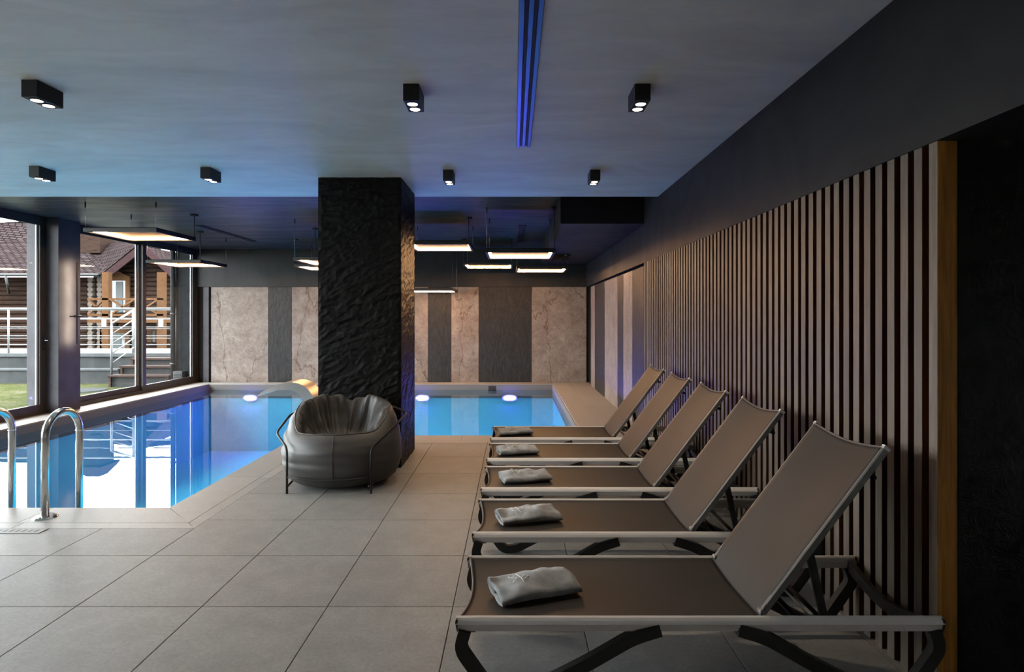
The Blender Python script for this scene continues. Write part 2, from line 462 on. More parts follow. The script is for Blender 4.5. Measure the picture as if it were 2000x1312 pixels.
M['pool_rim'] = simple('pale_pool_rim', (0.40, 0.38, 0.355), 0.4, nscale=7, namp=0.1, kind='World')
M['lamp_plate'] = simple('bronze_plate', (0.007, 0.0055, 0.0045), 0.6, spec=0.1)
M['pendant'] = emit('warm_led', (1.0, 0.52, 0.23), PEND_E)
M['spot_lens'] = emit('spot_lens', (1.0, 0.86, 0.66), 9.0)
M['pool_lens'] = emit('blue_pool_lens', (0.20, 0.11, 1.0), POOL_E)
M['sconce_led'] = emit('sconce_led', (1.0, 0.82, 0.60), SCONCE_E)
m, nt, b = new_mat('lawn_grass')
v = coords(nt, 'World', (1, 1, 1))
t1 = N(nt, 'ShaderNodeTexNoise', Scale=1.6, Detail=8.0, Roughness=0.7); nt.links.new(v, t1.inputs['Vector'])
t2 = N(nt, 'ShaderNodeTexNoise', Scale=35.0, Detail=4.0); nt.links.new(v, t2.inputs['Vector'])
c = ramp(nt, t1.outputs[0], [(0.3, (0.020, 0.027, 0.009)), (0.5, (0.036, 0.039, 0.017)), (0.72, (0.066, 0.060, 0.043))])
nt.links.new(mixc(nt, c, ramp(nt, t2.outputs[0], [(0.3, 0.6), (0.7, 1.35)]), 1.0, 'MULTIPLY'), b.inputs['Base Color']); b.inputs['Roughness'].default_value = 0.95
bump(nt, b, t2.outputs[0], 0.8, 0.04)
M['grass'] = m

for k, sv in dict(logs=0, timber=0, pale_log=0, barge=0, tread=0.05, shingle=0, concrete=0.02, concrete_pale=0.03, pier=0.05, curtain=0, needles=0, grass=0,
                  fascia=0.16, rough_black=0.12, dark_ceil=0.3, sling=0.22, black=0.1, slate=0.14, lounge_leg=0.3, colw=0.25, slat_face=0.3, slat_side=0.2, tile=0.12, coping=0.14, pale_stone=0.12, post_side=0.2, black_metal=0.3, frame=0.3).items():
    M[k].node_tree.nodes['Principled BSDF'].inputs['Specular IOR Level'].default_value = sv

# ------------------------------------------------------------------ key dimensions (metres; X right, Y into the room, Z up)
XW = -7.05          # window plane
XR = 1.61           # right wall fascia plane
YB = 13.1           # back wall
YN = -3.6           # wall behind the camera
ZC = 2.793          # pale ceiling
ZD = 2.955          # dark ceiling
ZF = 2.122          # underside of fascia
YC = 6.572          # end of pale ceiling
PXL, PXM, PXR = -6.60, -2.62, 0.854      # pool edges in X
PY0, PY1, PY2 = 4.48, 7.22, 12.75        # pool edges in Y
CW = 0.33           # coping width
TS = 0.63; TX0 = -2.193; TY0 = 2.951     # tile grid
WZ = -0.124         # water level

# ------------------------------------------------------------------ floor, tiles, coping
b = MB()
G = -0.012
def slab(x0, x1, y0, y1): b.box(x0, x1, y0, y1, -0.30, G)
slab(XW-0.2, 4.2, YN, PY0+0.015)
slab(PXM-0.015, 4.2, PY0+0.015, PY1+0.015)
slab(PXR-0.015, XR+0.2, PY1+0.015, YB+0.1)
slab(XW-0.2, PXL+0.015, PY0+0.015, YB+0.1)
slab(PXL+0.015, PXR-0.015, PY2-0.015, YB+0.1)
floor = b.build('floor', M['grout']); tag(floor, 'grey tiled floor around the pool', kind='structure')
g = 0.0022
full = None
def tile(x0, x1, y0, y1, name='floor_tile', mat=None):
    if x1 - x0 < 0.03 or y1 - y0 < 0.03: return
    o = MB().box(x0+g, x1-g, y0+g, y1-g, G, 0.0, 0.0012).build(name, mat or M['tile'], floor, recalc=False)
    return o
import bisect
xs = [TX0 + TS*i for i in range(-8, 11)]
ys = [TY0 + TS*i for i in range(-10, 8)]
ST = 0.11            # narrow strip
yfL = PY0 - CW - ST  # tiles end (left)
yfR = PY1 - CW - ST
proto = MB().box(-TS/2+g, TS/2-g, -TS/2+g, TS/2-g, G, 0.0, 0.0012).build('floor_tile', M['tile'], floor, recalc=False)
used = False
for i in range(len(xs)-1):
    for j in range(len(ys)-1):
        x0, x1, y0, y1 = xs[i], xs[i+1], ys[j], ys[j+1]
        ymax = yfL if x1 <= TX0 + 0.01 else yfR
        y1c = min(y1, ymax); x1c = min(x1, 4.1); x0c = max(x0, XW)
        if y1c - y0 < 0.02 or x1c - x0c < 0.02: continue
        if x0c > XR and y0 > 2.3: continue
        if y0 > 2.2: x1c = min(x1c, XR + 0.07)
        if y0 < 0.3 and not (-3 < x0 < 1.7): pass
        if abs(y1c-y1) < 1e-6 and abs(x1c-x1) < 1e-6 and abs(x0c-x0) < 1e-6:
            o = proto if not used else proto.copy()
            if used: COL.objects.link(o)
            used = True
            o.location = ((x0+x1)/2, (y0+y1)/2, 0)
        else:
            tile(x0c, x1c, y0, y1c)
def poly_slab(pts, name='coping_slab', mat=None, z1=0.0):
    """flat slab with an inset gap, pts counter-clockwise"""
    c = Vector((sum(p[0] for p in pts)/len(pts), sum(p[1] for p in pts)/len(pts)))
    q = []
    for p in pts:
        d = Vector(p) - c; q.append((p[0] - math.copysign(g, d.x), p[1] - math.copysign(g, d.y)))
    return MB().prism(q, 'z', G, z1).build(name, mat or M['coping'], floor)
# near edge, left part: coping + strip with a mitre at the corner
xb = [XW, -5.9, -4.7, -3.50]
ye0 = PY0 - CW
for a, c in zip(xb[:-1], xb[1:]): poly_slab([(a, ye0), (c, ye0), (c, PY0), (a, PY0)])
poly_slab([(-3.50, ye0), (PXM+CW, ye0), (PXM, PY0), (-3.50, PY0)])
for a, c in ((XW, -5.85), (-5.85, -4.65), (-4.65, -3.45)): poly_slab([(a, yfL), (c, yfL), (c, ye0), (a, ye0)], 'strip_tile')
poly_slab([(-3.45, yfL), (PXM+CW+ST-.01, yfL), (PXM+CW, ye0), (-3.45, ye0)], 'strip_tile')
# side edge running away (X = PXM)
yy = [ye0, 5.35, 6.55, PY1]
poly_slab([(PXM+CW, ye0), (PXM+CW, 5.35), (PXM, 5.35), (PXM, PY0)])
poly_slab([(PXM, 5.35), (PXM+CW, 5.35), (PXM+CW, 6.55), (PXM, 6.55)])
poly_slab([(PXM, 6.55), (PXM+CW, 6.55), (PXM+CW, PY1-CW), (PXM, PY1)])
poly_slab([(PXM+CW+ST-.01, yfL), (PXM+CW+ST-.01, 5.3), (PXM+CW, 5.3), (PXM+CW, ye0)], 'strip_tile')
poly_slab([(PXM+CW, 5.3), (PXM+CW+ST-.01, 5.3), (PXM+CW+ST-.01, PY1-CW-ST), (PXM+CW, PY1-CW)], 'strip_tile')
# near edge, right part
xc = [PXM+CW, -1.4, -0.62, 0.58, XR+0.07]
poly_slab([(PXM+CW, PY1-CW), (-1.4, PY1-CW), (-1.4, PY1), (PXM, PY1)])
for a, c in zip(xc[1:-1], xc[2:]): poly_slab([(a, PY1-CW), (c, PY1-CW), (c, PY1), (a, PY1)])
poly_slab([(PXM+CW+ST-.01, yfR), (-1.5, yfR), (-1.5, PY1-CW), (PXM+CW, PY1-CW)], 'strip_tile')
for a, c in ((-1.5, -0.3), (-0.3, 0.9), (0.9, XR+0.07)): poly_slab([(a, yfR), (c, yfR), (c, PY1-CW), (a, PY1-CW)], 'strip_tile')
# right deck
yd = [PY1, 8.4, 9.6, 10.8, 12.0, YB]
for a, c in zip(yd[:-1], yd[1:]):
    poly_slab([(PXR, a), (PXR+CW, a), (PXR+CW, c), (PXR, c)])
    poly_slab([(PXR+CW, a), (XR+0.07, a), (XR+0.07, c), (PXR+CW, c)], 'floor_tile', M['coping'])
# back and window side
xk = [PXL, -5.4, -4.2, -3.0, -1.8, -0.6, PXR]
for a, c in zip(xk[:-1], xk[1:]): poly_slab([(a, PY2), (c, PY2), (c, YB), (a, YB)])
yk = [PY0, 5.7, 6.9, 8.1, 9.3, 10.5, 11.7, YB]
for a, c in zip(yk[:-1], yk[1:]): poly_slab([(XW, a), (PXL, a), (PXL, c), (XW, c)])

# ------------------------------------------------------------------ pool
DEP = -1.45
b = MB()
def wallq(p, q, z0, z1, t=0.02):
    x0, x1 = sorted((p[0], q[0])); y0, y1 = sorted((p[1], q[1]))
    return (x0, x1, y0, y1, z0, z1)
out = [(PXL, PY0), (PXM, PY0), (PXM, PY1), (PXR, PY1), (PXR, PY2), (PXL, PY2)]
vs = [(x, y, DEP) for x, y in out] + [(x, y, WZ-0.10) for x, y in out]
n = len(out)
b.add(vs, [tuple(range(n))] + [((i+1) % n, i, n+i, n+(i+1) % n) for i in range(n)])
pool = b.build('pool_basin', M['pool'], recalc=False); tag(pool, 'blue mosaic-lined indoor pool basin', kind='structure')
b = MB()
vs = [(x, y, WZ-0.10) for x, y in out] + [(x, y, G) for x, y in out]
b.add(vs, [((i+1) % n, i, n+i, n+(i+1) % n) for i in range(n)])
b.build('pool_rim', M['pool_rim'], pool, recalc=False)
b = MB(); e = 0.0
vs = [(x, y, WZ) for x, y in out]
b.add(vs, [tuple(range(n))])
water = b.build('water', M['water'], recalc=False)
tag(water, 'still blue water filling the indoor pool', 'water', kind='stuff')
# underwater lamps on the far pool wall
names = ['leftmost blue underwater pool light, on the far wall nearest the windows',
         'blue underwater pool light on the far wall behind the black column',
         'blue underwater pool light on the far wall just right of the black column',
         'rightmost blue underwater pool light, on the far wall right of the skimmer']
for k, x in enumerate((-5.69, -3.83, -1.97, -0.085)):
    t = empty('pool_light', (x, PY2, -0.30))
    tag(t, names[k], 'pool light', 'underwater pool lights')
    hs = MB().disc((0, -0.03, 0), 0.17, 0.03, 'y'); hs.v = [(p[0], p[1], p[2]*0.42) for p in hs.v]; hs.build('light_housing', M['white_plastic'], t)
    hs = MB().disc((0, -0.045, 0), 0.115, 0.015, 'y', r2=0.13); hs.v = [(p[0], p[1], p[2]*0.25) for p in hs.v]; hs.build('lens', M['pool_lens'], t)
# skimmer
t = empty('skimmer', (-0.46, PY2, -0.085)); tag(t, 'dark rectangular skimmer opening in the far pool wall', 'skimmer')
MB().box(-0.10, 0.10, -0.012, 0.0, -0.085, 0.055, 0.002).build('surround', M['pool_rim'], t)
MB().box(-0.085, 0.085, -0.016, -0.0125, -0.07, 0.045).build('opening', M['slot_dark'], t)
MB().box(-0.085, 0.085, -0.020, -0.0165, -0.005, 0.004).build('flap', M['frame'], t)

# ------------------------------------------------------------------ ceilings, walls
ceil = MB().box(XW-0.3, XR+0.05, YN, YC, ZC, ZC+0.25).build('ceiling', M['ceil']); tag(ceil, 'pale streaky plaster ceiling', kind='structure')
c2 = MB().box(XW-0.3, XR+0.2, YC-0.1, YB+0.2, ZD, ZD+0.2).build('ceiling_over_pool', M['dark_ceil']); tag(c2, 'dark burnished plaster ceiling over the pool', kind='structure')
bx = MB().box(0.58, XR, 7.26, YB, 2.60, ZD).build('soffit_box', M['fascia']); tag(bx, 'dark boxed soffit below the ceiling in the back right corner', kind='structure')
wb = MB().box(XW-0.1, XR+0.3, YB+0.03, YB+0.25, -0.3, ZD).build('wall_back', M['black']); tag(wb, kind='structure')
MB().box(XW, XR, YB-0.03, YB+0.03, ZF, ZD).build('fascia', M['fascia'], wb)
def xpx(x): return (x-1003)*YB/1150
edges = [(397, 408, 'colw'), (412.5, 524, 'pale_stone'), (524, 570, 'slate'), (570, 655, 'pale_stone'), (655, 748, 'slate'), (748, 836, 'pale_stone'),
         (836, 881.5, 'slate'), (881.5, 935, 'pale_stone'), (935, 1038.5, 'slate'), (1038.5, 1145.5, 'pale_stone')]
XS = [xpx(e[0]) for e in edges]
for (a, c, mt) in edges:
    MB().box(xpx(a)+.002, xpx(c)-.002, YB-0.004, YB+0.03, 0.001, ZF-0.004, 0.002).build('stone_panel' if mt != 'colw' else 'side_strip', M[mt], wb)
wr = MB().box(XR+0.085, XR+0.30, 2.24, YB+0.05, -0.05, ZD).build('wall_right', M['black']); tag(wr, kind='structure')
def ypx(x): return 1150*(XR+0.03)/(x-1003)
for a, c, mt in ((1154, 1161.5, 'pale_stone'), (1161.5, 1181, 'slate'), (1181, 1206, 'pale_stone'), (1206, 1217.3, 'slate'), (1217.3, 1234.8, 'pale_stone'), (1234.8, 1257.2, 'slate')):
    y1, y0 = ypx(a), ypx(c)
    MB().box(XR+0.03, XR+0.085, y0+.002, min(y1, YB-.02)-.002, 0.001, ZF-0.03, 0.002).build('stone_panel', M[mt], wr)
fa = MB().box(XR, XR+0.30, YN, YB, ZF, ZD).build('trim_1', M['fascia']); tag(fa, 'plain dark fascia band above the slats and panels', kind='structure')
# wall beyond the slats facing the camera, rough black plaster
def rough(p, amp, f=1.0):
    q = Vector((p[0]*0.9 + p[2]*0.35, p[1]*0.9, p[2]*2.6 - p[0]*1.1 - p[1]*0.8)) * f
    a = 1 - abs(noise.noise(q*2.6)); c = 1 - abs(noise.noise(q*6.5 + Vector((7, 3, 1)))); d = noise.noise(q*15.0)
    return amp*(0.55*(a*a-0.6) + 0.42*(c*c-0.6) + 0.14*d)
b = MB()
b.grid(lambda u, v: (XR+0.075+u*2.4, 2.232 - rough((u*2.4, 5.0, v*2.13), 0.012), v*2.13), 90, 110)
we = b.build('wall_right_end', M['rough_black']); tag(we, 'rough black plaster wall beyond the end of the slat screen', kind='structure')
wq = MB().box(4.0, 4.1, YN, 2.3, -0.05, ZF).build('wall_passage_side', M['ceil']); tag(wq, kind='structure')
b = MB(); b.box(XR+0.301, 4.1, YN, 2.3, ZF, ZF+0.1)
wp = b.build('ceiling_passage', M['fascia']); tag(wp, kind='structure')
wn = MB().box(XW-0.2, 4.1, YN-0.2, YN, -0.3, ZD).build('wall_near', M['ceil']); tag(wn, kind='structure')

# square column, rough black
CX0, CX1, CY0, CY1 = -1.881, -1.083, 5.664, 6.453
per = [(CX0, CY0), (CX1, CY0), (CX1, CY1), (CX0, CY1)]
b = MB()
NS, NZ = 90, 300
for k in range(4):
    p, q = Vector(per[k]), Vector(per[(k+1) % 4]); nrm = Vector(((q-p).y, -(q-p).x)).normalized()
    def fn(u, v, p=p, q=q, nrm=nrm):
        s = p.lerp(q, u); z = v*ZC
        e = min(1.0, min(u, 1-u)/0.035)
        d = rough((s.x, s.y, z), 0.015, 2.0)*e - (1-e)*0.004
        return (s.x + nrm.x*d, s.y + nrm.y*d, z)
    b.grid(fn, NS, NZ if k in (0, 1) else 60)
co = b.build('column', M['rough_black']); tag(co, 'square black column clad in rough stone-effect plaster', kind='structure')

# ------------------------------------------------------------------ slat screen
scr = empty('slat_screen', (XR, 2.236, 0)); tag(scr, 'tall screen of vertical grey-brown timber slats along the right wall', 'slat screen')
PITCH, FW, FD = 0.0845, 0.047, 0.076
def slat_mesh(seed):
    me = bpy.data.meshes.new('slat')
    c = 0.0015; h = ZF - 0.003
    vs = [(0, c, 0), (c, 0, 0), (FD, 0, 0), (FD, FW, 0), (c, FW, 0), (0, FW-c, 0)]
    vs += [(x, y, h) for x, y, z in vs]
    fs = [(0,1,2,3,4,5), (11,10,9,8,7,6)] + [(i, i+6, (i+1) % 6+6, (i+1) % 6) for i in range(6)]
    me.from_pydata(vs, [], fs)
    me.materials.append(M['slat_face']); me.materials.append(M['slat_side'])
    for i, p in enumerate(me.polygons):
        nx = p.normal.x
        p.material_index = 0 if abs(nx) > 0.9 else 1
    import bmesh
    bm = bmesh.new(); bm.from_mesh(me); bmesh.ops.recalc_face_normals(bm, faces=bm.faces); bm.to_mesh(me); bm.free()
    for p in me.polygons: p.material_index = 0 if p.normal.x < -0.5 else 1
    return me
sm = slat_mesh(0); sm0 = sm.copy(); sm0.materials[1] = M['post_side']
for i in range(60):
    o = bpy.data.objects.new('slat', sm if i else sm0); COL.objects.link(o); o.parent = scr
    o.location = (R.uniform(-0.001, 0.001), i*PITCH, 0)

# ------------------------------------------------------------------ window wall
wl = empty('wall_left', (XW, 9.4, 0)); tag(wl, kind='structure')
cw = MB().box(-0.30, 0.18, -0.51, -0.06, 0.0, ZD, 0.003).build('window_column', M['colw'], wl)
MB().box(-0.12, 0.02, 3.66, 3.73, 0.0, ZD).build('jamb', M['frame'], wl)
def window(name, y0, y1, splits, handle=None, lab=None):
    w = empty(name, (XW, y0, 0)); tag(w, lab, kind='structure')
    L = y1 - y0
    MB().box(-0.12, 0.0, 0, L, 0.0, 0.055).build('window_sill', M['frame'], w)
    MB().box(-0.12, 0.0, 0, L, ZD-0.065, ZD).build('window_head', M['frame'], w)
    for k, (a, c, xo) in enumerate(splits):
        a -= y0; c -= y0
        s = MB()
        x0, x1 = xo-0.045, xo
        s.box(x0, x1, a, c, 0.055, 0.15); s.box(x0, x1, a, c, ZD-0.135, ZD-0.065)
        s.box(x0, x1, a, a+0.10, 0.15, ZD-0.135); s.box(x0, x1, c-0.12, c, 0.15, ZD-0.135)
        sash = s.build('sash', M['frame'], w)
        MB().box(xo-0.030, xo-0.020, a+0.10, c-0.12, 0.15, ZD-0.135).build('pane', M['glass'], sash)
        be = MB(); be.box(xo-0.046, xo-0.031, c-0.150, c-0.12, 0.15, ZD-0.135); be.build('glazing_bead', M['bead'], sash)
        if handle == k:
            h = MB(); h.box(0.0, 0.008, c-0.085, c-0.035, 0.95, 1.19, 0.003); h.build('lock_plate', M['black_metal'], sash)
            h = MB(); h.tube(fillet([(0.008-.006, c-0.06, 1.10), (0.05, c-0.06, 1.10), (0.05, c-0.06+0.09, 1.10)], 0.02), 0.008); h.build('handle', M['chrome'], sash)
    return w
window('window_1', 4.9, 8.885, [(4.9, 6.9, -0.06), (6.85, 8.885, 0.0)], handle=1)
window('window_2', 9.345, 13.06, [(9.345, 11.27, -0.055), (11.20, 13.06, 0.0)])
window('window_3', 0.7, 4.9, [(0.7, 2.8, -0.06), (2.75, 4.9, 0.0)])
MB().box(-0.12, 0.0, YN-9.4, 0.7-9.4, 0.0, ZD).build('wall_panel', M['ceil'], wl)
# small round lock on the far sash
MB().disc((XW+0.001, 13.0, 1.08), 0.018, 0.012, 'x').build('lock_button', M['chrome'], bpy.data.objects['window_2'], loc=(-XW, -9.345, 0))
# sconce on the window column: thin upright bar that lights the column behind it
t = empty('wall_sconce', (XW+0.181, 9.12, 1.53)); tag(t, 'slim black upright bar sconce glowing on the window column', 'wall lamp')
MB().box(0.107, 0.113, -0.012, 0.012, -0.50, 0.77).box(0.100, 0.107, -0.012, -0.008, -0.50, 0.77).build('bar', M['black_metal'], t)
MB().box(0.100, 0.1065, -0.0075, 0.011, -0.49, 0.76).build('light_strip', M['sconce_led'], t)
MB().tube([(0.0, 0, -0.07), (0.105, 0, -0.07)], 0.010).build('bracket', M['black_metal'], t)
MB().tube([(0.118, -0.075, -0.07), (0.118, 0.075, -0.07)], 0.018, 12).build('knuckle', M['black_metal'], t)

# ------------------------------------------------------------------ linear slot diffusers
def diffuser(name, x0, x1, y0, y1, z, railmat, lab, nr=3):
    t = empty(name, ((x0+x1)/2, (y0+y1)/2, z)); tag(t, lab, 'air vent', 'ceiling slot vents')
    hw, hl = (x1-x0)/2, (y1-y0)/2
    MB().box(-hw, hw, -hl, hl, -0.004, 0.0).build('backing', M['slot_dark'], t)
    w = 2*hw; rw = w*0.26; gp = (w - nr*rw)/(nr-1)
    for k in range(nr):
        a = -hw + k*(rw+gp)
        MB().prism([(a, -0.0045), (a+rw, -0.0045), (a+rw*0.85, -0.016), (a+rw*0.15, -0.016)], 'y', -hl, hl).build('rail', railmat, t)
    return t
diffuser('slot_diffuser', 0.022, 0.133, 0.6, 4.61, ZC, M['painted_blue_reflect'], 'long blue-sheened slot vent in the pale ceiling')
diffuser('slot_diffuser', -5.20, -5.09, 9.62, 11.66, ZD, M['black_metal'], 'black slot vent in the dark ceiling near the windows')
diffuser('slot_diffuser', 0.085, 0.205, 9.62, 11.75, ZD, M['black_metal'], 'black slot vent in the dark ceiling right of the column')

# ------------------------------------------------------------------ ceiling spot boxes
def spotbox():
    t = empty('ceiling_spotlight')
    MB().box(-0.046, 0.046, 0, 0.195, -0.097, 0, 0.002).build('housing', M['black_metal'], t)
    for y in (0.055, 0.14):
        r = MB(); r.tube([(0.033*math.cos(2*PI*i/24), y+0.033*math.sin(2*PI*i/24), -0.098) for i in range(24)], 0.004, 6, closed=True)
        rg = r.build('ring', M['black_metal'], t)
        MB().disc((0, y, -0.1005), 0.029, 0.003).build('lens', M['spot_lens'], t)
    return t
sp = spotbox()
spots = [(-2.74, 3.33, 'twin black ceiling spotlight nearest the top left corner'),
         (-4.262, 5.23, 'twin black ceiling spotlight in the far row, leftmost, above the windows'),
         (-2.762, 5.275, 'twin black ceiling spotlight in the far row, left of the column'),
         (-0.590, 3.387, 'twin black ceiling spotlight in the near row, left of the blue slot vent'),
         (-0.597, 5.363, 'twin black ceiling spotlight in the far row, just right of the column'),
         (0.743, 3.387, 'twin black ceiling spotlight in the near row, right of the blue slot vent'),
         (0.745, 5.363, 'twin black ceiling spotlight in the far row, rightmost, near the slat wall')]
for i, (x, y, lab) in enumerate(spots):
    o = sp if i == 0 else copy_tree(sp)
    o.location = (x, y, ZC); tag(o, lab, 'ceiling lamp', 'twin ceiling spotlights')
    ld = bpy.data.lights.new('spot_beam', 'SPOT'); ld.energy = SPOT_W; ld.color = (1.0, 0.80, 0.58)
    ld.spot_size = math.radians(135); ld.spot_blend = 1.0; ld.shadow_soft_size = 0.03
    lo = bpy.data.objects.new('spot_beam', ld); COL.objects.link(lo); lo.parent = o
    lo.location = (0, 0.0975, -0.11)

# ------------------------------------------------------------------ square pendant lamps over the pool
def pendant(x0, y0, z, lab, canopy, zc=(ZD,)*4, s=0.96):
    t = empty('pendant_lamp', (x0 + s/2, y0 + s/2, z)); tag(t, lab, 'pendant lamp', 'square frame pendants over the pool')
    h = s/2; w = 0.034; ht = 0.05
    for (a0, a1, b0, b1) in ((-h, h, -h, -h+w), (-h, h, h-w, h), (-h, -h+w, -h+w, h-w), (h-w, h, -h+w, h-w)):
        MB().box(a0, a1, b0, b1, 0, ht, 0.002).build('frame_bar', M['black_metal'], t)
    k = h - w; d = 0.030; st = MB()
    z0, z1 = 0.014, 0.046
    for sx in (-1, 1):
        st.prism([(sx*(k-.0005), z0), (sx*(k-d), z1), (sx*(k-.0005), z1)], 'x', -k+d, k-d)
        st.prism([(sx*(k-.0005), z0), (sx*(k-d), z1), (sx*(k-.0005), z1)], 'y', -k+.0005, k-.0005)
    MB().box(-k+.001, k-.001, k-d, k-.001, z1+.0005, ht).build('reflector', M['black_metal'], t)
    MB().box(-k+.001, k-.001, -k+.001, -k+d, z1+.0005, ht).build('reflector', M['black_metal'], t)
    MB().box(-k+.001, -k+d, -k+d, k-d, z1+.0005, ht).build('reflector', M['black_metal'], t)
    MB().box(k-d, k-.001, -k+d, k-d, z1+.0005, ht).build('reflector', M['black_metal'], t)
    st.build('light_strip', M['pendant'], t)
    MB().box(-h+.004, h-.004, -h+.004, h-.004, ht+.0005, ht+0.008).build('top_plate', M['lamp_plate'], t)
    q = h - w/2
    for i, (cx, cy) in enumerate(((-q, -q), (q, -q), (q, q), (-q, q))):
        top = zc[i] - z
        if i == canopy:
            MB().tube([(cx, cy, ht+.008), (cx, cy, top-0.02)], 0.006, 6).build('power_cable', M['black_metal'], t)
            MB().disc((cx, cy, top-0.025), 0.055, 0.025).build('canopy', M['black_metal'], t)
        else:
            MB().tube([(cx, cy, ht+.008), (cx, cy, top-0.05)], 0.0014, 5).build('cable', M['brushed'], t)
            MB().tube([(cx, cy, top-0.07), (cx, cy, top)], 0.008, 6).build('cable_anchor', M['black_metal'], t)
    return t
B = 2.60
pendant(-5.63, 7.70, 2.565, 'large square pendant lamp hanging nearest the windows', 2)
pendant(-6.44, 10.31, 2.400, 'square pendant lamp in front of the far window sash', 1)
pendant(-3.375, 9.02, 2.320, 'upper of two square pendants half hidden left of the column', 3)
pendant(-4.23, 11.35, 2.420, 'lower of two square pendants half hidden left of the column', 0)
pendant(-1.62, 8.87, 2.545, 'square pendant lamp just right of the column, highest of that row', 1)
pendant(-0.385, 8.07, 2.335, 'widest square pendant beside the boxed soffit', 1)
pendant(-0.98, 11.35, 2.455, 'narrow-looking distant square pendant between two larger ones', 0)
pendant(0.05, 10.83, 2.335, 'square pendant hanging partly under the boxed soffit', 1, (ZD, B, B, ZD))
pendant(-2.17, 11.80, 1.975, 'lowest square pendant, level with the tops of the stone panels', 1)

# ------------------------------------------------------------------ pool ladder rails
def ladder_rail(x, lab):
    t = empty('pool_handrail', (x, 4.265, 0)); tag(t, lab, 'handrail', 'pool ladder handrails')
    pts = [(0, 0, 0.008)]
    r = 0.168; zc = 0.575
    for i in range(21):
        a = PI - PI*i/20
        pts.append((0, 0.168 + r*math.cos(a), zc + r*math.sin(a)))
    pts.append((0, 0.336, -0.75))
    MB().tube(pts, 0.0255, 18).build('rail', M['steel'], t)
    MB().disc((0, 0, 0.0005), 0.080, 0.012, r2=0.066).build('flange', M['steel'], t)
    for a in (0.6, 2.7, 4.8):
        MB().disc((0.055*math.cos(a), 0.055*math.sin(a), 0.0128), 0.009, 0.006, n=8).build('bolt', M['steel'], t)
    MB().tube([(0, 0.336, zc-0.01), (0, 0.336, zc-0.004)], 0.0268, 18).build('joint_ring', M['brushed'], t)
    return t
ladder_rail(-3.393, 'arched stainless pool handrail standing whole at the pool edge')
ladder_rail(-3.92, 'arched stainless pool handrail cut off by the left edge of the photo')
# floor drain
t = empty('floor_drain', (-3.62, 3.985, 0.0)); tag(t, 'perforated steel drain strip in the floor by the handrails', 'drain')
MB().box(-0.44, 0.44, -0.042, 0.042, 0.0, 0.0045, 0.001).build('grate', M['grate'], t)
for i in range(20):
    MB().box(-0.415+i*0.042, -0.415+i*0.042+0.020, -0.022, 0.022, 0.0046, 0.0052).build('slot', M['slot_dark'], t)

# ------------------------------------------------------------------ cascade spout (stainless)
t = empty('water_spout', (-2.20, 6.80, 0)); tag(t, 'curved stainless waterfall spout arching from behind the column', 'water spout')
def spq(u):
    # centre line of the upper skin, local x to the left
    pts = [(-0.02, 0.0), (-0.03, 0.30), (-0.055, 0.52), (-0.14, 0.655), (-0.28, 0.715), (-0.44, 0.695), (-0.58, 0.635), (-0.68, 0.565)]
    n = len(pts)-1; f = u*n; i = min(int(f), n-1); s = f - i
    def P(k): k = max(0, min(n, k)); return Vector(pts[k])
    a, bq, c, d = P(i-1), P(i), P(i+1), P(i+2)
    return 0.5*((2*bq) + (c-a)*s + (2*a-5*bq+4*c-d)*s*s + (3*bq-a-3*c+d)*s**3)
NU = 36
b = MB(); rows = []
for i in range(NU+1):
    u = i/NU; p = spq(u); q = spq(min(1, u+0.01)) - spq(max(0, u-0.01)); nn = Vector((q.y, -q.x)).normalized()
    if nn.y < 0 and u > 0.5: nn = -nn
    th = 0.17*(1-u)**0.8 + 0.006
    lo = p - nn*th if nn.y >= 0 else p + nn*th
    nn2 = Vector((-q.y, q.x)).normalized()
    inner = p + nn2*th
    wd = 0.13 + 0.07*u
    rows.append((p, inner, wd))
vs = []; fs = []
for p, inn, w in rows:
    vs += [(p.x, -w, p.y), (p.x, w, p.y), (inn.x, w, inn.y), (inn.x, -w, inn.y)]
for i in range(NU):
    for k in range(4):
        l = (k+1) % 4
        fs.append((i*4+k, i*4+l, i*4+4+l, i*4+4+k))
fs.append((0, 1, 2, 3)); fs.append(tuple(NU*4+k for k in range(4)))
b.add(vs, fs)
o = b.build('blade', M['brushed'], t)
o.data.polygons.foreach_set('use_smooth', [True]*len(o.data.polygons))
o.modifiers.new('edge', 'EDGE_SPLIT').split_angle = math.radians(40)
MB().box(-0.12, 0.16, -0.17, 0.17, 0.0, 0.012, 0.002).build('base_plate', M['brushed'], t)

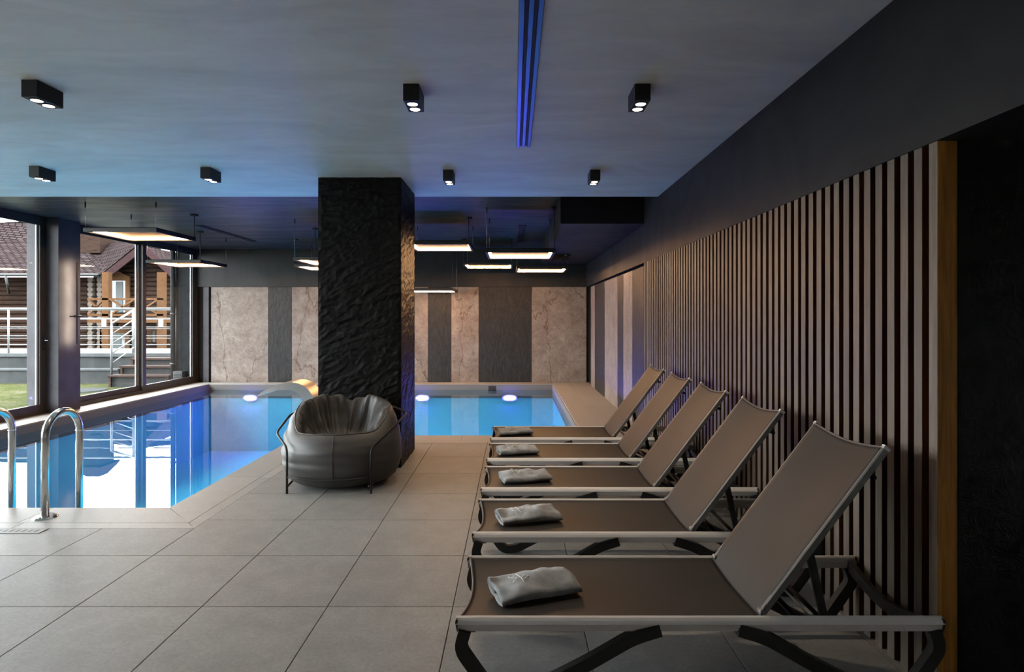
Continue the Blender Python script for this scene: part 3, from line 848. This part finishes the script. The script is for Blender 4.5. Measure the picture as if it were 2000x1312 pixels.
# ------------------------------------------------------------------ bean bag armchair in a wire frame
t = empty('bean_bag_chair', (-1.51, 5.20, 0)); tag(t, 'round charcoal bean bag armchair in a thin black wire frame', 'armchair')
def rim(th):
    # height of the rolled rim: low front, high lobed back
    s = 0.5 - 0.5*math.sin(th)            # front (th=-90deg) -> 1 ; back -> 0
    back = max(0.0, math.sin(th))
    f = max(0.0, min(1.0, (math.sin(th)+0.80)/1.15)); f = f*f*(3-2*f)
    h = 0.470 + 0.195*f
    h += 0.030*back*abs(math.sin(2*(th-PI/2))) - 0.028*math.exp(-((th-PI/2-0.05)/0.14)**2)
    h += 0.012*noise.noise(Vector((math.cos(th)*2.2, math.sin(th)*2.2, 7.0)))*f
    return h
def bag(u, v):
    th = 2*PI*u - PI/2
    c, s = math.cos(th), math.sin(th)
    rx = 0.515; ry = 0.425
    front = max(0, -s)
    H = rim(th)
    # profile control (radius factor, z)
    prof = [(0.0, 0.040), (0.45, 0.030), (0.76, 0.036), (0.91, 0.095), (0.985, 0.19), (1.0, 0.29), (0.965, 0.30+0.45*(H-0.30)), (0.88, 0.30+0.82*(H-0.30)), (0.79, H),
            (0.71, H-0.012), (0.645, H-0.085), (0.585, 0.40+0.50*(H-0.47)), (0.46, 0.385+0.10*(H-0.47)), (0.22, 0.365), (0.0, 0.36)]
    n = len(prof)-1; f = v*n; i = min(int(f), n-1); sx = f-i
    def Pq(k): k = max(0, min(n, k)); return Vector(prof[k])
    a, bb, cc, d = Pq(i-1), Pq(i), Pq(i+1), Pq(i+2)
    p = 0.5*((2*bb) + (cc-a)*sx + (2*a-5*bb+4*cc-d)*sx*sx + (3*bb-a-3*cc+d)*sx**3)
    r, z = max(0.0, p.x), p.y
    lean = 0.10*max(0, z-0.30)*max(0, s)
    x = rx*r*c; y = ry*r*s + lean
    # folds
    inner = max(0.0, min(1.0, (v-0.52)/0.10))*max(0.0, min(1.0, (0.97-v)/0.15))
    k1 = 1 - abs(noise.noise(Vector((c*2.3, s*2.3, 2.0+v*1.2))))*2.4
    k2 = 1 - abs(noise.noise(Vector((c*4.6, s*4.6, 9.0+v*2.0))))*2.4
    fold = (0.040*k1 + 0.020*k2)*inner*min(1.0, r*2)*(0.25+0.75*max(0, min(1, s+0.5)))
    outer = max(0.0, 1-abs(v-0.38)/0.22)
    crease = 0.016*outer*noise.noise(Vector((x*2.6, y*2.6, z*19.0)))*(0.5+0.5*math.exp(-((x-0.02)/0.16)**2)+0.6*max(0, -c-0.5)) + 0.012*outer*noise.noise(Vector((x*3.5, y*3.5, z*3.5+4)))
    side = 0.010*outer*math.sin(z*48)*max(0.0, -c-0.75)*4
    nx, ny = c, s
    z += fold*1.0
    x += nx*(crease+side) - nx*fold*0.8; y += ny*(crease+side) - ny*fold*0.8
    return (x, y, z)
b = MB(); b.grid(bag, 160, 90, closeu=True)
bagm = b.build('bag', M['leather'], t)
# front seam
sp_ = [bag(0.012, v) for v in [0.18+0.36*i/26 for i in range(27)]]
MB().tube([(p[0], p[1]-0.001, p[2]) for p in sp_], 0.0032, 6).build('seam', M['leather'], bagm)
# rim piping
MB().tube([tuple(Vector(bag(i/90, 0.565))+Vector((0, 0, 0.003))) for i in range(90)], 0.0045, 6, closed=True).build('piping', M['leather'], bagm)
fr = 0.0095
FL = [(-0.353, -0.36), (0.338, -0.36)]
hoop = fillet([(-0.353, -0.36, 0.0), (-0.353, -0.36, 0.375), (-0.525, -0.15, 0.455), (-0.535, 0.20, 0.56), (-0.36, 0.425, 0.60), (0.36, 0.425, 0.60), (0.535, 0.20, 0.57), (0.50, -0.02, 0.53), (0.338, -0.36, 0.375), (0.338, -0.36, 0.0)], 0.06, 6)
MB().tube(hoop, fr, 10).build('frame_hoop', M['black_metal'], t)
MB().tube(fillet([(-0.353, -0.36, 0.135), (-0.15, -0.405, 0.120), (0.14, -0.405, 0.120), (0.338, -0.36, 0.135)], 0.1), 0.008, 8).build('front_bar', M['black_metal'], t)
for x in (-0.44, 0.40):
    MB().tube(fillet([(x, 0.30, 0.0), (x*0.98, 0.30, 0.055), (x*0.8, -0.36, 0.055)], 0.05), fr, 8).build('rear_leg', M['black_metal'], t)

# ------------------------------------------------------------------ sun loungers
LL, LW, LZ = 1.812, 0.60, 0.332
HX, HA, HL_ = 1.148, math.radians(52.8), 0.775
def make_lounger():
    t = empty('sun_lounger')
    for y0 in (0.0, LW-0.036):
        prof = [(0.017, LZ-0.054), (0.030, LZ-0.054), (0.036, LZ-0.024), (0.031, LZ-0.007), (0.026, LZ+0.000), (0.021, LZ+0.001), (0.014, LZ-0.002), (0.006, LZ-0.010), (0.000, LZ-0.021), (0.005, LZ-0.0235)]
        if y0 > 0: prof = [(0.036-p, q) for p, q in prof][::-1]
        MB().prism([(p+y0, q) for p, q in prof], 'x', 0.0, LL).build('side_rail', M['lounge_rail'], t)
        for xx in (0.0, LL):
            s = -1 if xx == 0 else 1
            MB().prism([(xx, LZ-0.003), (xx + s*0.004, LZ-0.012), (xx - s*0.004, LZ-0.052), (xx - s*0.006, LZ-0.003)], 'y', y0+0.002, y0+0.034).build('end_cap', M['lounge_leg'], t)
    # legs: one bent flat bar per corner, kinked below the rail end, foot on the floor, long arm up to mid rail
    for mir in (False, True):
        for yc in (0.020, LW-0.020):
            pts = [(0.032, LZ-0.05), (0.012, LZ-0.115), (0.135, 0.042), (0.165, 0.024), (0.23, 0.028), (0.50, 0.165), (0.66, LZ-0.075), (0.76, LZ-0.045)]
            pts = [(p, q) for p, q in pts]
            if mir: pts = [(LL-p, q) for p, q in pts]
            path = fillet([(p, yc, q) for p, q in pts], 0.045, 4)
            MB().sweep(path, [(-0.017, -0.023), (0.017, -0.023), (0.017, 0.023), (-0.017, 0.023)], up=(0, 1, 0) if False else (0, 0, 1), smooth=False).build('leg', M['lounge_leg'], t)
    # cross bars
    for x in (0.058, LL-0.030):
        pth = [(x, 0.03+(LW-0.06)*i/16, LZ-0.038-0.055*math.sin(PI*i/16)) for i in range(17)]
        MB().sweep(pth, [(-0.012, -0.024), (0.012, -0.024), (0.012, 0.024), (-0.012, 0.024)], smooth=False).build('cross_bar', M['lounge_leg'], t)
    MB().tube([(0.62, 0.03, LZ-0.040), (0.62, LW-0.03, LZ-0.040)], 0.012, 8).build('cross_bar', M['lounge_leg'], t)
    MB().tube([(1.30, 0.03, LZ-0.040), (1.30, LW-0.03, LZ-0.040)], 0.012, 8).build('cross_bar', M['lounge_leg'], t)
    # sling seat
    ya, yb = 0.026, LW-0.026
    def seat(u, v):
        x0 = 0.012 + 0.028*math.sin(PI*v); s = math.sin(PI*v)**0.8 if 0 < v < 1 else 0
        x = x0 + (HX-0.004-x0)*u
        endf = 1.0 + 0.5*math.exp(-u*9)
        return (x, ya+(yb-ya)*v, LZ-0.006-0.022*s*endf*(1-0.3*u))
    b = MB(); b.grid(seat, 50, 24); o = b.build('seat_sling', M['sling'], t)
    so = o.modifiers.new('thick', 'SOLIDIFY'); so.thickness = 0.003; so.offset = -1
    MB().tube([Vector(seat(0, i/20))+Vector((0, 0, 0.0)) for i in range(21)], 0.005, 6).build('hem', M['hem'], o)
    # back rest
    ca, sa = math.cos(HA), math.sin(HA)
    y2, y3 = 0.047, LW-0.047
    for yc in (y2, y3):
        MB().sweep([(HX+0.004, yc, LZ+0.002), (HX+ca*HL_, yc, LZ+sa*HL_)], [(-0.008, -0.014), (0.008, -0.014), (0.008, 0.008), (0.003, 0.012), (-0.003, 0.012), (-0.008, 0.008)], smooth=False).build('back_rail', M['back_rail'], t)
        MB().sweep([(HX+ca*HL_, yc, LZ+sa*HL_), (HX+ca*(HL_+0.014), yc, LZ+sa*(HL_+0.014))], [(-0.009, -0.015), (0.009, -0.015), (0.009, 0.013), (-0.009, 0.013)], smooth=False).build('end_cap', M['white_cap'], t)
        MB().tube([(HX, yc-0.016, LZ+0.006), (HX, yc+0.016, LZ+0.006)], 0.009, 10).build('hinge', M['back_rail'], t)
    def back(u, v):
        L = HL_*(0.995 - 0.024*math.sin(PI*v)) ; s = (math.sin(PI*v) if 0 < v < 1 else 0)
        d = 0.006 + L*u*1.0 - 0.0
        sag = -0.017*s*(0.6+0.4*u) + 0.008
        w_ = min(1.0, u/0.10); w_ = w_*w_*(3-2*w_)
        q0 = Vector((HX-0.008+0.12*u, ya+(yb-ya)*v, LZ-0.006-0.0154*s**0.8 + 0.10*u)); q1 = Vector((HX + ca*d + sa*(-sag), y2+(y3-y2)*v, LZ + 0.002 + sa*d + ca*sag))
        return tuple(q0.lerp(q1, w_))
    b = MB(); b.grid(back, 40, 24); o = b.build('back_sling', M['sling'], t)
    so = o.modifiers.new('thick', 'SOLIDIFY'); so.thickness = 0.003; so.offset = 0
    MB().tube([back(1, i/20) for i in range(21)], 0.005, 6).build('hem', M['hem'], o)
    # bar across the back of the back rest, props and thin stays
    def onb(d, off): return (HX + ca*d + sa*off, LZ + sa*d - ca*off)
    p = onb(HL_*0.86, 0.034); MB().tube([(p[0], y2, p[1]), (p[0], y3, p[1])], 0.010, 8).build('back_bar', M['black_metal'], t)
    for yc in (y2+0.018, y3-0.018):
        q = onb(HL_*0.38, 0.018)
        MB().bar((q[0], yc, q[1]), (1.40, yc, LZ-0.045), 0.010, 0.030, up=(1, 0, 0)).build('prop', M['black_metal'], t)
        q = onb(HL_*0.16, 0.016)
        MB().tube([(q[0], yc+0.012, q[1]), (1.36, yc+0.012, LZ-0.040)], 0.0045, 6).build('stay', M['lounge_rail'], t)
    MB().tube([(1.40, y2+0.018, LZ-0.045), (1.40, y3-0.018, LZ-0.045)], 0.009, 8).build('prop_bar', M['black_metal'], t)
    return t
lou = make_lounger()
LY = [2.180, 3.045, 3.845, 4.652, 5.455]
llab = ['nearest brown sling sun lounger, cut off by the lower edge of the photo', 'second sun lounger from the front of the row',
        'middle sun lounger of the row of five', 'fourth sun lounger from the front, next to the last', 'farthest sun lounger, last of the row beside the pool edge']
for i, y in enumerate(LY):
    o = lou if i == 0 else copy_tree(lou)
    o.location = (-0.213, y, 0); tag(o, llab[i], 'sun lounger', 'sun loungers in a row along the slat wall')

# ------------------------------------------------------------------ folded towels
def towel(loc, rz, seed, lab, sx=1.0, twist=0.0):
    t = empty('towel', loc, rz); tag(t, lab, 'towel', 'folded grey towels on the loungers')
    Lh, W, H = 0.345*sx, 0.215, 0.062
    th = 0.0046
    # flattened spiral in (w, z)
    path = []
    w0, h0 = W/2, H/2
    turns = 3.0; n = 150
    for i in range(n):
        f = i/(n-1); a = -PI/2 + f*turns*2*PI; k = 1 - f*0.80
        ex = 0.62
        c, s = math.cos(a), math.sin(a)
        x = math.copysign(abs(c)**0.45, c)*(w0-th/2)*(1-0.28*f) ; z = math.copysign(abs(s)**0.75, s)*(h0-th/2)*k
        # thin edge at the back, fat fold at the front
        taper = 0.62 + 0.38*(0.5 - 0.5*x/w0)
        path.append(Vector((x, z*taper)))
    P2 = []
    for i in range(n):
        d = (path[min(i+1, n-1)] - path[max(i-1, 0)]).normalized(); nn = Vector((-d.y, d.x))
        P2.append((path[i]+nn*th/2, path[i]-nn*th/2))
    NL = 30
    rr = random.Random(seed); off = Vector((rr.uniform(0, 50), rr.uniform(0, 50), rr.uniform(0, 50)))
    # floor: lowest z -> 0
    def warp(l, w, z):
        f = l/Lh
        nz = noise.noise(Vector((l*7, w*9, 0))+off)
        up = max(0.0, (z+H/2)/H)
        z2 = z + up*(0.014*nz + 0.016*noise.noise(Vector((l*15, w*13, 3))+off)) + up*0.012*math.sin(f*PI) * (1-0.5*f)
        taperL = 1.0 - 0.10*max(0, f-0.75)/0.25*up
        w2 = w*(1.0 + 0.05*noise.noise(Vector((l*6, 9, 0))+off)) + twist*(f-0.5)*w + 0.01*noise.noise(Vector((l*5, 2, z*20))+off)
        return (l - Lh/2 + 0.006*noise.noise(Vector((w*18, z*40, 1))+off)*(1 if f < 0.5 else 1), w2, max(0.0, z2*taperL + H*0.5*0.99))
    b = MB()
    vs = []
    for a in range(NL+1):
        l = Lh*a/NL
        for po, pi in P2: vs.append(warp(l, -po.x, po.y))
        for po, pi in P2: vs.append(warp(l, -pi.x, pi.y))
    fs = []; m2 = 2*n
    for a in range(NL):
        for i in range(n-1):
            fs.append((a*m2+i, a*m2+i+1, (a+1)*m2+i+1, (a+1)*m2+i))
            fs.append((a*m2+n+i+1, a*m2+n+i, (a+1)*m2+n+i, (a+1)*m2+n+i+1))
        fs.append((a*m2, (a+1)*m2, (a+1)*m2+n, a*m2+n)); fs.append((a*m2+n-1, a*m2+2*n-1, (a+1)*m2+2*n-1, (a+1)*m2+n-1))
    for a in (0, NL):
        for i in range(n-1):
            q = (a*m2+i, a*m2+n+i, a*m2+n+i+1, a*m2+i+1); fs.append(q if a else q[::-1])
    b.add(vs, fs, True)
    cl = b.build('cloth', M['towel'], t)
    # embroidery lying on the top face: ring letter, squiggle, rule, three petals and dots
    def top(l, w):
        best = -1
        zz = 0
        taper = 0.62 + 0.38*(0.5 - 0.5*(-w)/(W/2)) if False else 0.62 + 0.38*(0.5 - 0.5*(-w)/w0)
        s_ = max(0.0, 1 - abs(min(1, abs(w)/(w0-th/2)))**(1/0.45*2))
        z = (s_**0.5)**0.75*(h0-th/2)*taper + th/2
        p = warp(l, w, z); return Vector(p) + Vector((0, 0, 0.0030))
    em = MB()
    def stroke(pts, r=0.0016): em.tube([top(l, w) for l, w in pts], r, 5)
    C = (0.085, 0.038)
    stroke([(C[0]+0.010*math.cos(a), C[1]+0.011*math.sin(a)) for a in [0.8+4.7*i/12 for i in range(13)]])
    C = (0.085, 0.004)
    stroke([(0.078, 0.020), (0.092, 0.016), (0.098, 0.010), (0.088, 0.004), (0.076, 0.000), (0.076, -0.010), (0.086, -0.014)])
    for k in range(4): stroke([(0.080+0.002*k, -0.026-0.011*k), (0.086+0.002*k, -0.029-0.011*k)], 0.0020)
    stroke([(0.110, 0.045), (0.112, 0.0), (0.112, -0.045)], 0.0013)
    for (pl, pw) in ((0.128, 0.010), (0.142, -0.002), (0.128, -0.013), (0.120, -0.001)):
        stroke([(pl-0.004, pw), (pl+0.004, pw)], 0.0036)
    em.build('embroidery', M['thread'], cl)
    return t
tw = [(0.085, 0.268, 0.345, 'grey folded towel with embroidered emblem on the nearest lounger', 1.0, 0.0),
      (0.08, 0.28, 0.30, 'grey rolled towel on the second lounger from the front', 0.98, 0.12),
      (0.08, 0.285, 0.25, 'grey folded towel on the middle lounger', 0.97, 0.05),
      (0.03, 0.29, 0.24, 'grey folded towel on the fourth lounger from the front', 0.95, 0.1),
      (0.01, 0.30, 0.20, 'grey folded towel on the farthest lounger by the pool', 0.93, 0.08)]
for i, (x, y, rz, lab, s, twi) in enumerate(tw):
    towel((x, LY[i]+y, LZ-0.027), rz, 11+i*5, lab, s, twi)

ov = MB().box(XW-1.15, XW-0.125, YN, 13.7, 3.30, 3.45).build('sky_blocker', M['pier']); tag(ov, kind='structure')  # unseen slab added to hold skylight off the panels and floor
# ------------------------------------------------------------------ outside: lawn, terrace, railing, steps
gr = MB().box(-60, XW-0.12, -14, 16.2, -0.45, -0.10).build('lawn', M['grass']); tag(gr, 'patchy green lawn outside the windows', 'lawn', kind='stuff')
fg = MB().box(-160, 60, 16.2, 200, -1.6, -1.0).build('ground_beyond', M['grass']); tag(fg, kind='structure')
te = empty('terrace', (-12, 14.0, 0)); tag(te, 'raised grey concrete terrace with pale edge outside the windows', 'terrace')
MB().box(-14, 4.45, 0.06, 2.2, -0.10, 0.50).build('wall', M['concrete'], te)
MB().box(-14, 4.45, 0.0, 2.2, 0.50, 0.59, 0.01).build('slab_edge', M['concrete_pale'], te)
gwl = empty('terrace_plinth', (-12, 14.0, 0)); tag(gwl, 'low concrete plinth with pale cap at the foot of the terrace', 'plinth')
MB().box(-14, 2.80, -0.28, -0.002, -0.10, 0.20).build('body', M['concrete'], gwl)
MB().box(-14, 2.80, -0.31, -0.002, 0.20, 0.245, 0.006).build('cap', M['concrete_pale'], gwl)
ra = empty('terrace_railing', (-12, 14.05, 0.59)); tag(ra, 'horizontal-bar steel railing along the terrace edge', 'railing')
for x in (-6.2, -4.6, -3.05, -1.55, -0.05, 1.45, 2.92, 3.95):
    MB().tube([(x, 0, 0), (x, 0, 1.04)], 0.021, 10).build('post', M['rail_steel'], ra)
for z, r in ((1.06, 0.026), (0.83, 0.012), (0.62, 0.012), (0.41, 0.012), (0.20, 0.012)):
    MB().tube([(-14, 0, z), (4.4, 0, z)], r, 10).build('handrail' if r > .02 else 'bar', M['rail_steel'], ra)
ra2 = empty('terrace_railing', (-12, 16.1, 0.59)); tag(ra2, 'second steel railing at the back edge of the terrace', 'railing')
for x in (-7.0, -5.0, -3.0, -1.0, 1.0, 3.0):
    MB().tube([(x, 0, 0), (x, 0, 1.04)], 0.018, 8).build('post', M['rail_steel'], ra2)
for z, r in ((1.06, 0.022), (0.80, 0.008), (0.54, 0.008), (0.28, 0.008)):
    MB().tube([(-14, 0, z), (4.4, 0, z)], r, 8).build('handrail' if r > .02 else 'bar', M['rail_steel'], ra2)
st = empty('steps', (-8.25, 13.0, -0.10)); tag(st, 'three reddish wooden steps up to the terrace', 'steps')
for k, (y0, z) in enumerate(((0.0, 0.264), (0.34, 0.444), (0.68, 0.60))):
    x0 = -0.72 + 0.03*k
    MB().box(x0, 0.64, y0, y0+0.315, z-0.045, z, 0.004).build('tread', M['tread'], st)
    MB().box(x0+0.04, 0.62, y0+0.10, y0+0.13, 0.0, z-0.0455).build('riser', M['concrete'], st)
    for xx in (x0+0.02, 0.57):
        MB().box(xx, xx+0.05, y0+0.01, y0+0.06, 0.0, z-0.0455).build('leg', M['tread'], st)
sr = empty('stair_handrail', (-9.0, 13.18, 0.165)); tag(sr, 'sloping steel handrail beside the wooden steps', 'railing')
MB().tube([(0, 0, 0), (0, 0, 1.13)], 0.024, 10).build('post', M['rail_steel'], sr)
MB().tube([(0, 0, 1.13), (0, 0.80, 1.468)], 0.024, 10).build('handrail', M['rail_steel'], sr)
for k in range(4):
    MB().tube([(0, 0, 0.90-0.22*k), (0, 0.80, 1.238-0.22*k)], 0.012, 8).build('bar', M['rail_steel'], sr)
MB().tube([(0, 0.80, 0.43), (0, 0.80, 1.47)], 0.020, 8).build('post', M['rail_steel'], sr)
ps = MB().disc((-9.0, 12.35, -0.10), 0.42, 0.025, n=24, r2=0.39).build('stepping_slab', M['concrete']); tag(ps, 'flat round grey slab lying in the lawn', 'paving slab')
pr = MB().box(-7.5, XW-0.13, 13.08, 13.6, -0.1, 3.3).build('wall_exterior', M['pier']); tag(pr, 'grey rendered pier outside the far end of the windows', kind='structure')
dp = empty('downpipe', (-7.53, 13.02, -0.10)); tag(dp, 'brown drainpipe on the grey pier outside', 'drainpipe')
MB().tube([(0, 0, 0), (0, 0, 3.3)], 0.05, 12).build('pipe', M['pier'], dp)
for z in (0.5, 1.6, 2.7): MB().tube([(0, 0, z), (0, 0, z+0.04)], 0.056, 12).build('clip', M['black_metal'], dp)
vb = empty('vent_box', (-7.36, 12.98, -0.10)); tag(vb, 'small pale louvred box at the foot of the grey pier', 'box')
MB().box(-0.10, 0.10, -0.08, 0.08, 0.0, 0.36, 0.004).build('housing', M['concrete_pale'], vb)
for k in range(5): MB().box(-0.08, 0.08, -0.088, -0.0805, 0.05+k*0.055, 0.08+k*0.055).build('louvre', M['concrete'], vb)

# ------------------------------------------------------------------ outside: log house
S = 32.0/1150
def hx(x, d=32.0): return (x-1003)*d/1150
def hz(y, d=32.0): return 1.45-(y-619)*d/1150
ho = empty('log_house', (-21.5, 32, -1.0)); tag(ho, 'dark log house with red shingle roof and timber balcony', 'house')
OFF = Vector((21.5, -32, 1.0))
def hb(mb, name, mat, parent=None):
    o = mb.build(name, mat, parent or ho)
    if parent is None: o.data.transform(Matrix.Translation(OFF))
    else: o.data.transform(Matrix.Translation(OFF))
    return o
zE = hz(537)
# log walls: stacked round logs (one part per wall)
def logwall(x0, x1, y, z0, z1, r=0.13):
    b = MB(); z = z0 + r
    while z < z1:
        b.tube([(x0, y, z), (x1, y, z)], r*1.06, 8); z += 2*r
    return b
lw = hb(logwall(-40, hx(205), 33.0, -1.0, zE, 0.13), 'log_wall', M['logs']); lw['kind'] = 'stuff'
GD = 33.2; gl, grr, gm, gE, gA = hx(206, GD), hx(348, GD), hx(279, GD), hz(537, GD), hz(479, GD)
gw = MB(); z = -1.0 + 0.13; apexz = hz(480); xl, xr_, xm = hx(207), hx(347), hx(279)
while z < gA + 0.05:
    if z < gE: a, c = gl+0.1, grr-0.1
    else:
        f = min(1.0, (z-gE)/(gA-gE)); a = gl+(gm-gl)*f-0.15; c = grr+(gm-grr)*f+0.15
    gw.tube([(a, 33.2, z), (c, 33.2, z)], 0.138, 8); z += 0.26
g_ = hb(gw, 'gable_wall', M['logs']); g_['kind'] = 'stuff'
# columns of log ends
for x in (157.5, 176):
    b = MB(); z = -0.8
    while z < zE-0.1:
        b.disc((hx(x), 32.70, z), 0.15, 0.3, 'y', 10); z += 0.27
    e_ = hb(b, 'log_ends', M['pale_log']); e_['kind'] = 'stuff'
# shingle roofs with UVs in metres
def roof(name, pts, th=0.12):
    me = bpy.data.meshes.new(name); P = [Vector(p)+OFF for p in pts]
    nrm = (P[1]-P[0]).cross(P[-1]-P[0]).normalized()
    if nrm.z < 0: nrm = -nrm
    n = len(P); vs = P + [p - nrm*th for p in P]
    me.from_pydata([tuple(v) for v in vs], [], [tuple(range(n)), tuple(range(2*n-1, n-1, -1))] + [(i, n+i, n+(i+1) % n, (i+1) % n) for i in range(n)])
    uvl = me.uv_layers.new(name='UV')
    ex = (P[1]-P[0]).normalized(); ey = nrm.cross(ex)
    for l in me.loops:
        d = vs[l.vertex_index]-P[0]; uvl.data[l.index].uv = (d.dot(ex), d.dot(ey))
    me.materials.append(M['shingle']); o = bpy.data.objects.new(name, me); COL.objects.link(o); o.parent = ho
    return o
yr = 37.0
r1 = roof('roof', [(-42, 31.6, zE), (hx(206), 31.6, zE), (hx(206, 32), 31.6, zE+.01), (hx(182, yr), yr, hz(469, yr)), (hx(150, yr), yr, hz(450, yr)), (hx(95, yr), yr, hz(430, yr)), (hx(20, yr), yr, hz(433, yr)), (-42, yr, hz(455, yr))])
r2 = roof('roof', [(hx(206), 31.6, zE), (xm, 31.5, hz(478, 31.5)), (xm-.6, yr, hz(469, yr)), (hx(182, yr), yr, hz(469, yr))])
r3 = roof('roof', [(xm, 31.5, hz(478, 31.5)), (hx(350, 31.5), 31.5, hz(545, 31.5)), (hx(350, 31.5), yr, hz(545, 31.5)), (xm, yr, hz(478, 31.5))])
for a, c in (((205, 540), (281, 480)), ((277, 480), (349, 546))):
    hb(MB().bar((hx(a[0], 31.4), 31.4, hz(a[1], 31.4)), (hx(c[0], 31.4), 31.4, hz(c[1], 31.4)), 0.08, 0.34, up=(0, 0, 1)), 'barge_board', M['barge'])
hb(MB().tube([(-42, 31.5, zE-0.02), (hx(205), 31.5, zE-0.02)], 0.07, 8), 'gutter', M['black_metal'])
hb(MB().tube(fillet([(hx(26), 31.5, zE-.05), (hx(26), 31.6, zE-0.45), (hx(-4), 32.7, zE-0.95)], 0.2), 0.06, 8), 'gutter_pipe', M['concrete_pale'])
# balcony
zb, zr = hz(621, 30.6), hz(582, 30.6)
X0, X1 = hx(173, 30.6), hx(321, 30.6)
hb(MB().box(X0, X1, 30.5, 33.0, zb-0.24, zb), 'balcony_floor', M['timber'])
for x, top in ((209, zE+0.05), (316, zE+0.05)):
    xx = hx(x, 30.7); hb(MB().box(xx-0.17, xx+0.17, 30.55, 30.85, -1.0, top), 'post', M['timber'])
hb(MB().box(X0, X1, 30.55, 30.68, zr-0.10, zr), 'balcony_rail', M['timber'])
hb(MB().box(X0, X1, 30.55, 30.68, zb+0.10, zb+0.22), 'balcony_rail', M['timber'])
bays = [(174, 202), (217, 262), (264, 309)]
for a, c in bays:
    xa, xb_ = hx(a, 30.6), hx(c, 30.6)
    for (z0, z1) in ((zr-0.08, zb+0.20), (zb+0.20, zr-0.08)):
        hb(MB().bar((xa, 30.61, z0), (xb_, 30.61, z1), 0.08, 0.11, up=(0, 1, 0)), 'brace', M['timber'])
for x in (203, 314):
    hb(MB().box(hx(x+1, 30.5)-0.08, hx(x+1, 30.5)+0.10, 30.40, 30.50, zb-0.45, zb-0.05), 'bracket_light', M['white_plastic'])
# windows and doors
def hwin(x0, x1, y0, y1, arch=False, curt=True):
    yy = 32.8
    a, c, z1, z0 = hx(x0, yy), hx(x1, yy), hz(y0, yy), hz(y1, yy)
    f = MB(); w = 0.22
    f.box(a-w, a, yy-0.10, yy, z0, z1+w); f.box(c, c+w, yy-0.10, yy, z0, z1+w); f.box(a, c, yy-0.10, yy, z1, z1+w)
    if arch: f.prism([(a-w, z1+w), (c+w, z1+w), (c-0.15, z1+w+0.16), ((a+c)/2, z1+w+0.30), (a+0.15, z1+w+0.16)], 'y', yy-0.10, yy)
    fo = hb(f, 'window_frame', M['timber'])
    g1 = MB().box(a, c, yy-0.05, yy-0.03, z0, z1); p = g1.build('pane', M['dark_glass'], fo); p.data.transform(Matrix.Translation(OFF))
    if curt:
        g2 = MB().box(a+(c-a)*0.35, a+(c-a)*0.80, yy-0.08, yy-0.055, z0, z1-0.05); p = g2.build('curtain', M['curtain'], fo); p.data.transform(Matrix.Translation(OFF))
hwin(218, 247, 548, 610, True)
hwin(205, 246, 650, 700)
hwin(297, 306, 645, 668)
# roof turret seen mirrored in the pool
cx_, yt = hx(189, 35), 35.0
b = MB().box(cx_-0.62, cx_+0.62, yt-0.6, yt+0.6, 5.2, 7.0); hb(b, 'chimney', M['logs'])
b = MB()
b.add([(cx_-0.85, yt-0.9, 7.0), (cx_+0.85, yt-0.9, 7.0), (cx_+0.85, yt+0.9, 7.0), (cx_-0.85, yt+0.9, 7.0), (cx_-0.4, yt-0.35, 7.7), (cx_+0.4, yt-0.35, 7.7), (cx_+0.4, yt+0.35, 7.7), (cx_-0.4, yt+0.35, 7.7)],
      [(0,3,2,1), (4,5,6,7), (0,1,5,4), (1,2,6,5), (2,3,7,6), (3,0,4,7)])
hb(b, 'chimney_cap', M['barge'])
# second house roof glimpsed to the right, distant hill, conifers
nh = empty('distant_house', (-20.9, 40, -1.0)); tag(nh, 'pale distant roof glimpsed right of the timber balcony', 'house')
MB().prism([(-2.6, 2.1), (6.0, 2.1), (6.0, 4.0), (-1.9, 4.0)], 'y', 0, 0.2).build('roof', M['concrete_pale'], nh)
MB().box(-2.4, 6.0, 0.1, 3, 0, 2.1).build('wall', M['logs'], nh)
b = MB()
def hill(u, v):
    x = -140 + 150*u; y = 85 + 70*v
    return (x, y, -2 + 13*math.sin(PI*min(1, v*1.0+0.15))*(0.55+0.45*noise.noise(Vector((x*0.02, y*0.02, 0)))) + 0.0)
b.grid(hill, 40, 16); hl = b.build('hill', M['needles']); tag(hl, 'dark wooded hill far behind the log house', kind='structure')
def conifer(x, y, z, h, seed):
    rr = random.Random(seed); t = empty('conifer', (x, y, z)); 
    MB().tube([(0, 0, 0), (0, 0, h*0.95)], 0.18, 6, scale=[1, 0.2]).build('trunk', M['logs'], t)
    b = MB(); nl = 9
    for k in range(nl):
        f = k/nl; r = (1-f)*h*0.20 + 0.15; zz = h*(0.12+0.86*f)
        n = 11; vs = [(0, 0, zz+h*0.16)]
        for i in range(n*2):
            a = PI*i/n; q = r*(1.0 if i % 2 == 0 else 0.62)*rr.uniform(0.85, 1.1)
            vs.append((q*math.cos(a), q*math.sin(a), zz - (0.05*h if i % 2 == 0 else 0.02*h)))
        b.add(vs, [(0, 1+i, 1+(i+1) % (2*n)) for i in range(2*n)] + [tuple(range(1, 2*n+1))[::-1]])
    b.build('crown', M['needles'], t); return t
cl = ['tall conifer on the ridge right of the gable', 'shorter conifer beside the tall one right of the gable', 'small conifer farthest right behind the gable',
      'conifer tip rising behind the shingle roof at left', 'conifer tip rising behind the middle of the shingle roof', 'conifer tip rising behind the roof near the gable']
for k, (px, py, d) in enumerate(((332, 494, 76), (339, 498, 83), (326, 502, 90), (200, 460, 60), (225, 463, 66), (250, 462, 56))):
    h = 13 if k < 3 else 11
    c_ = conifer(hx(px, d), d, hz(py, d)-h, h, k+3); tag(c_, cl[k], 'tree', 'conifers behind the log house')
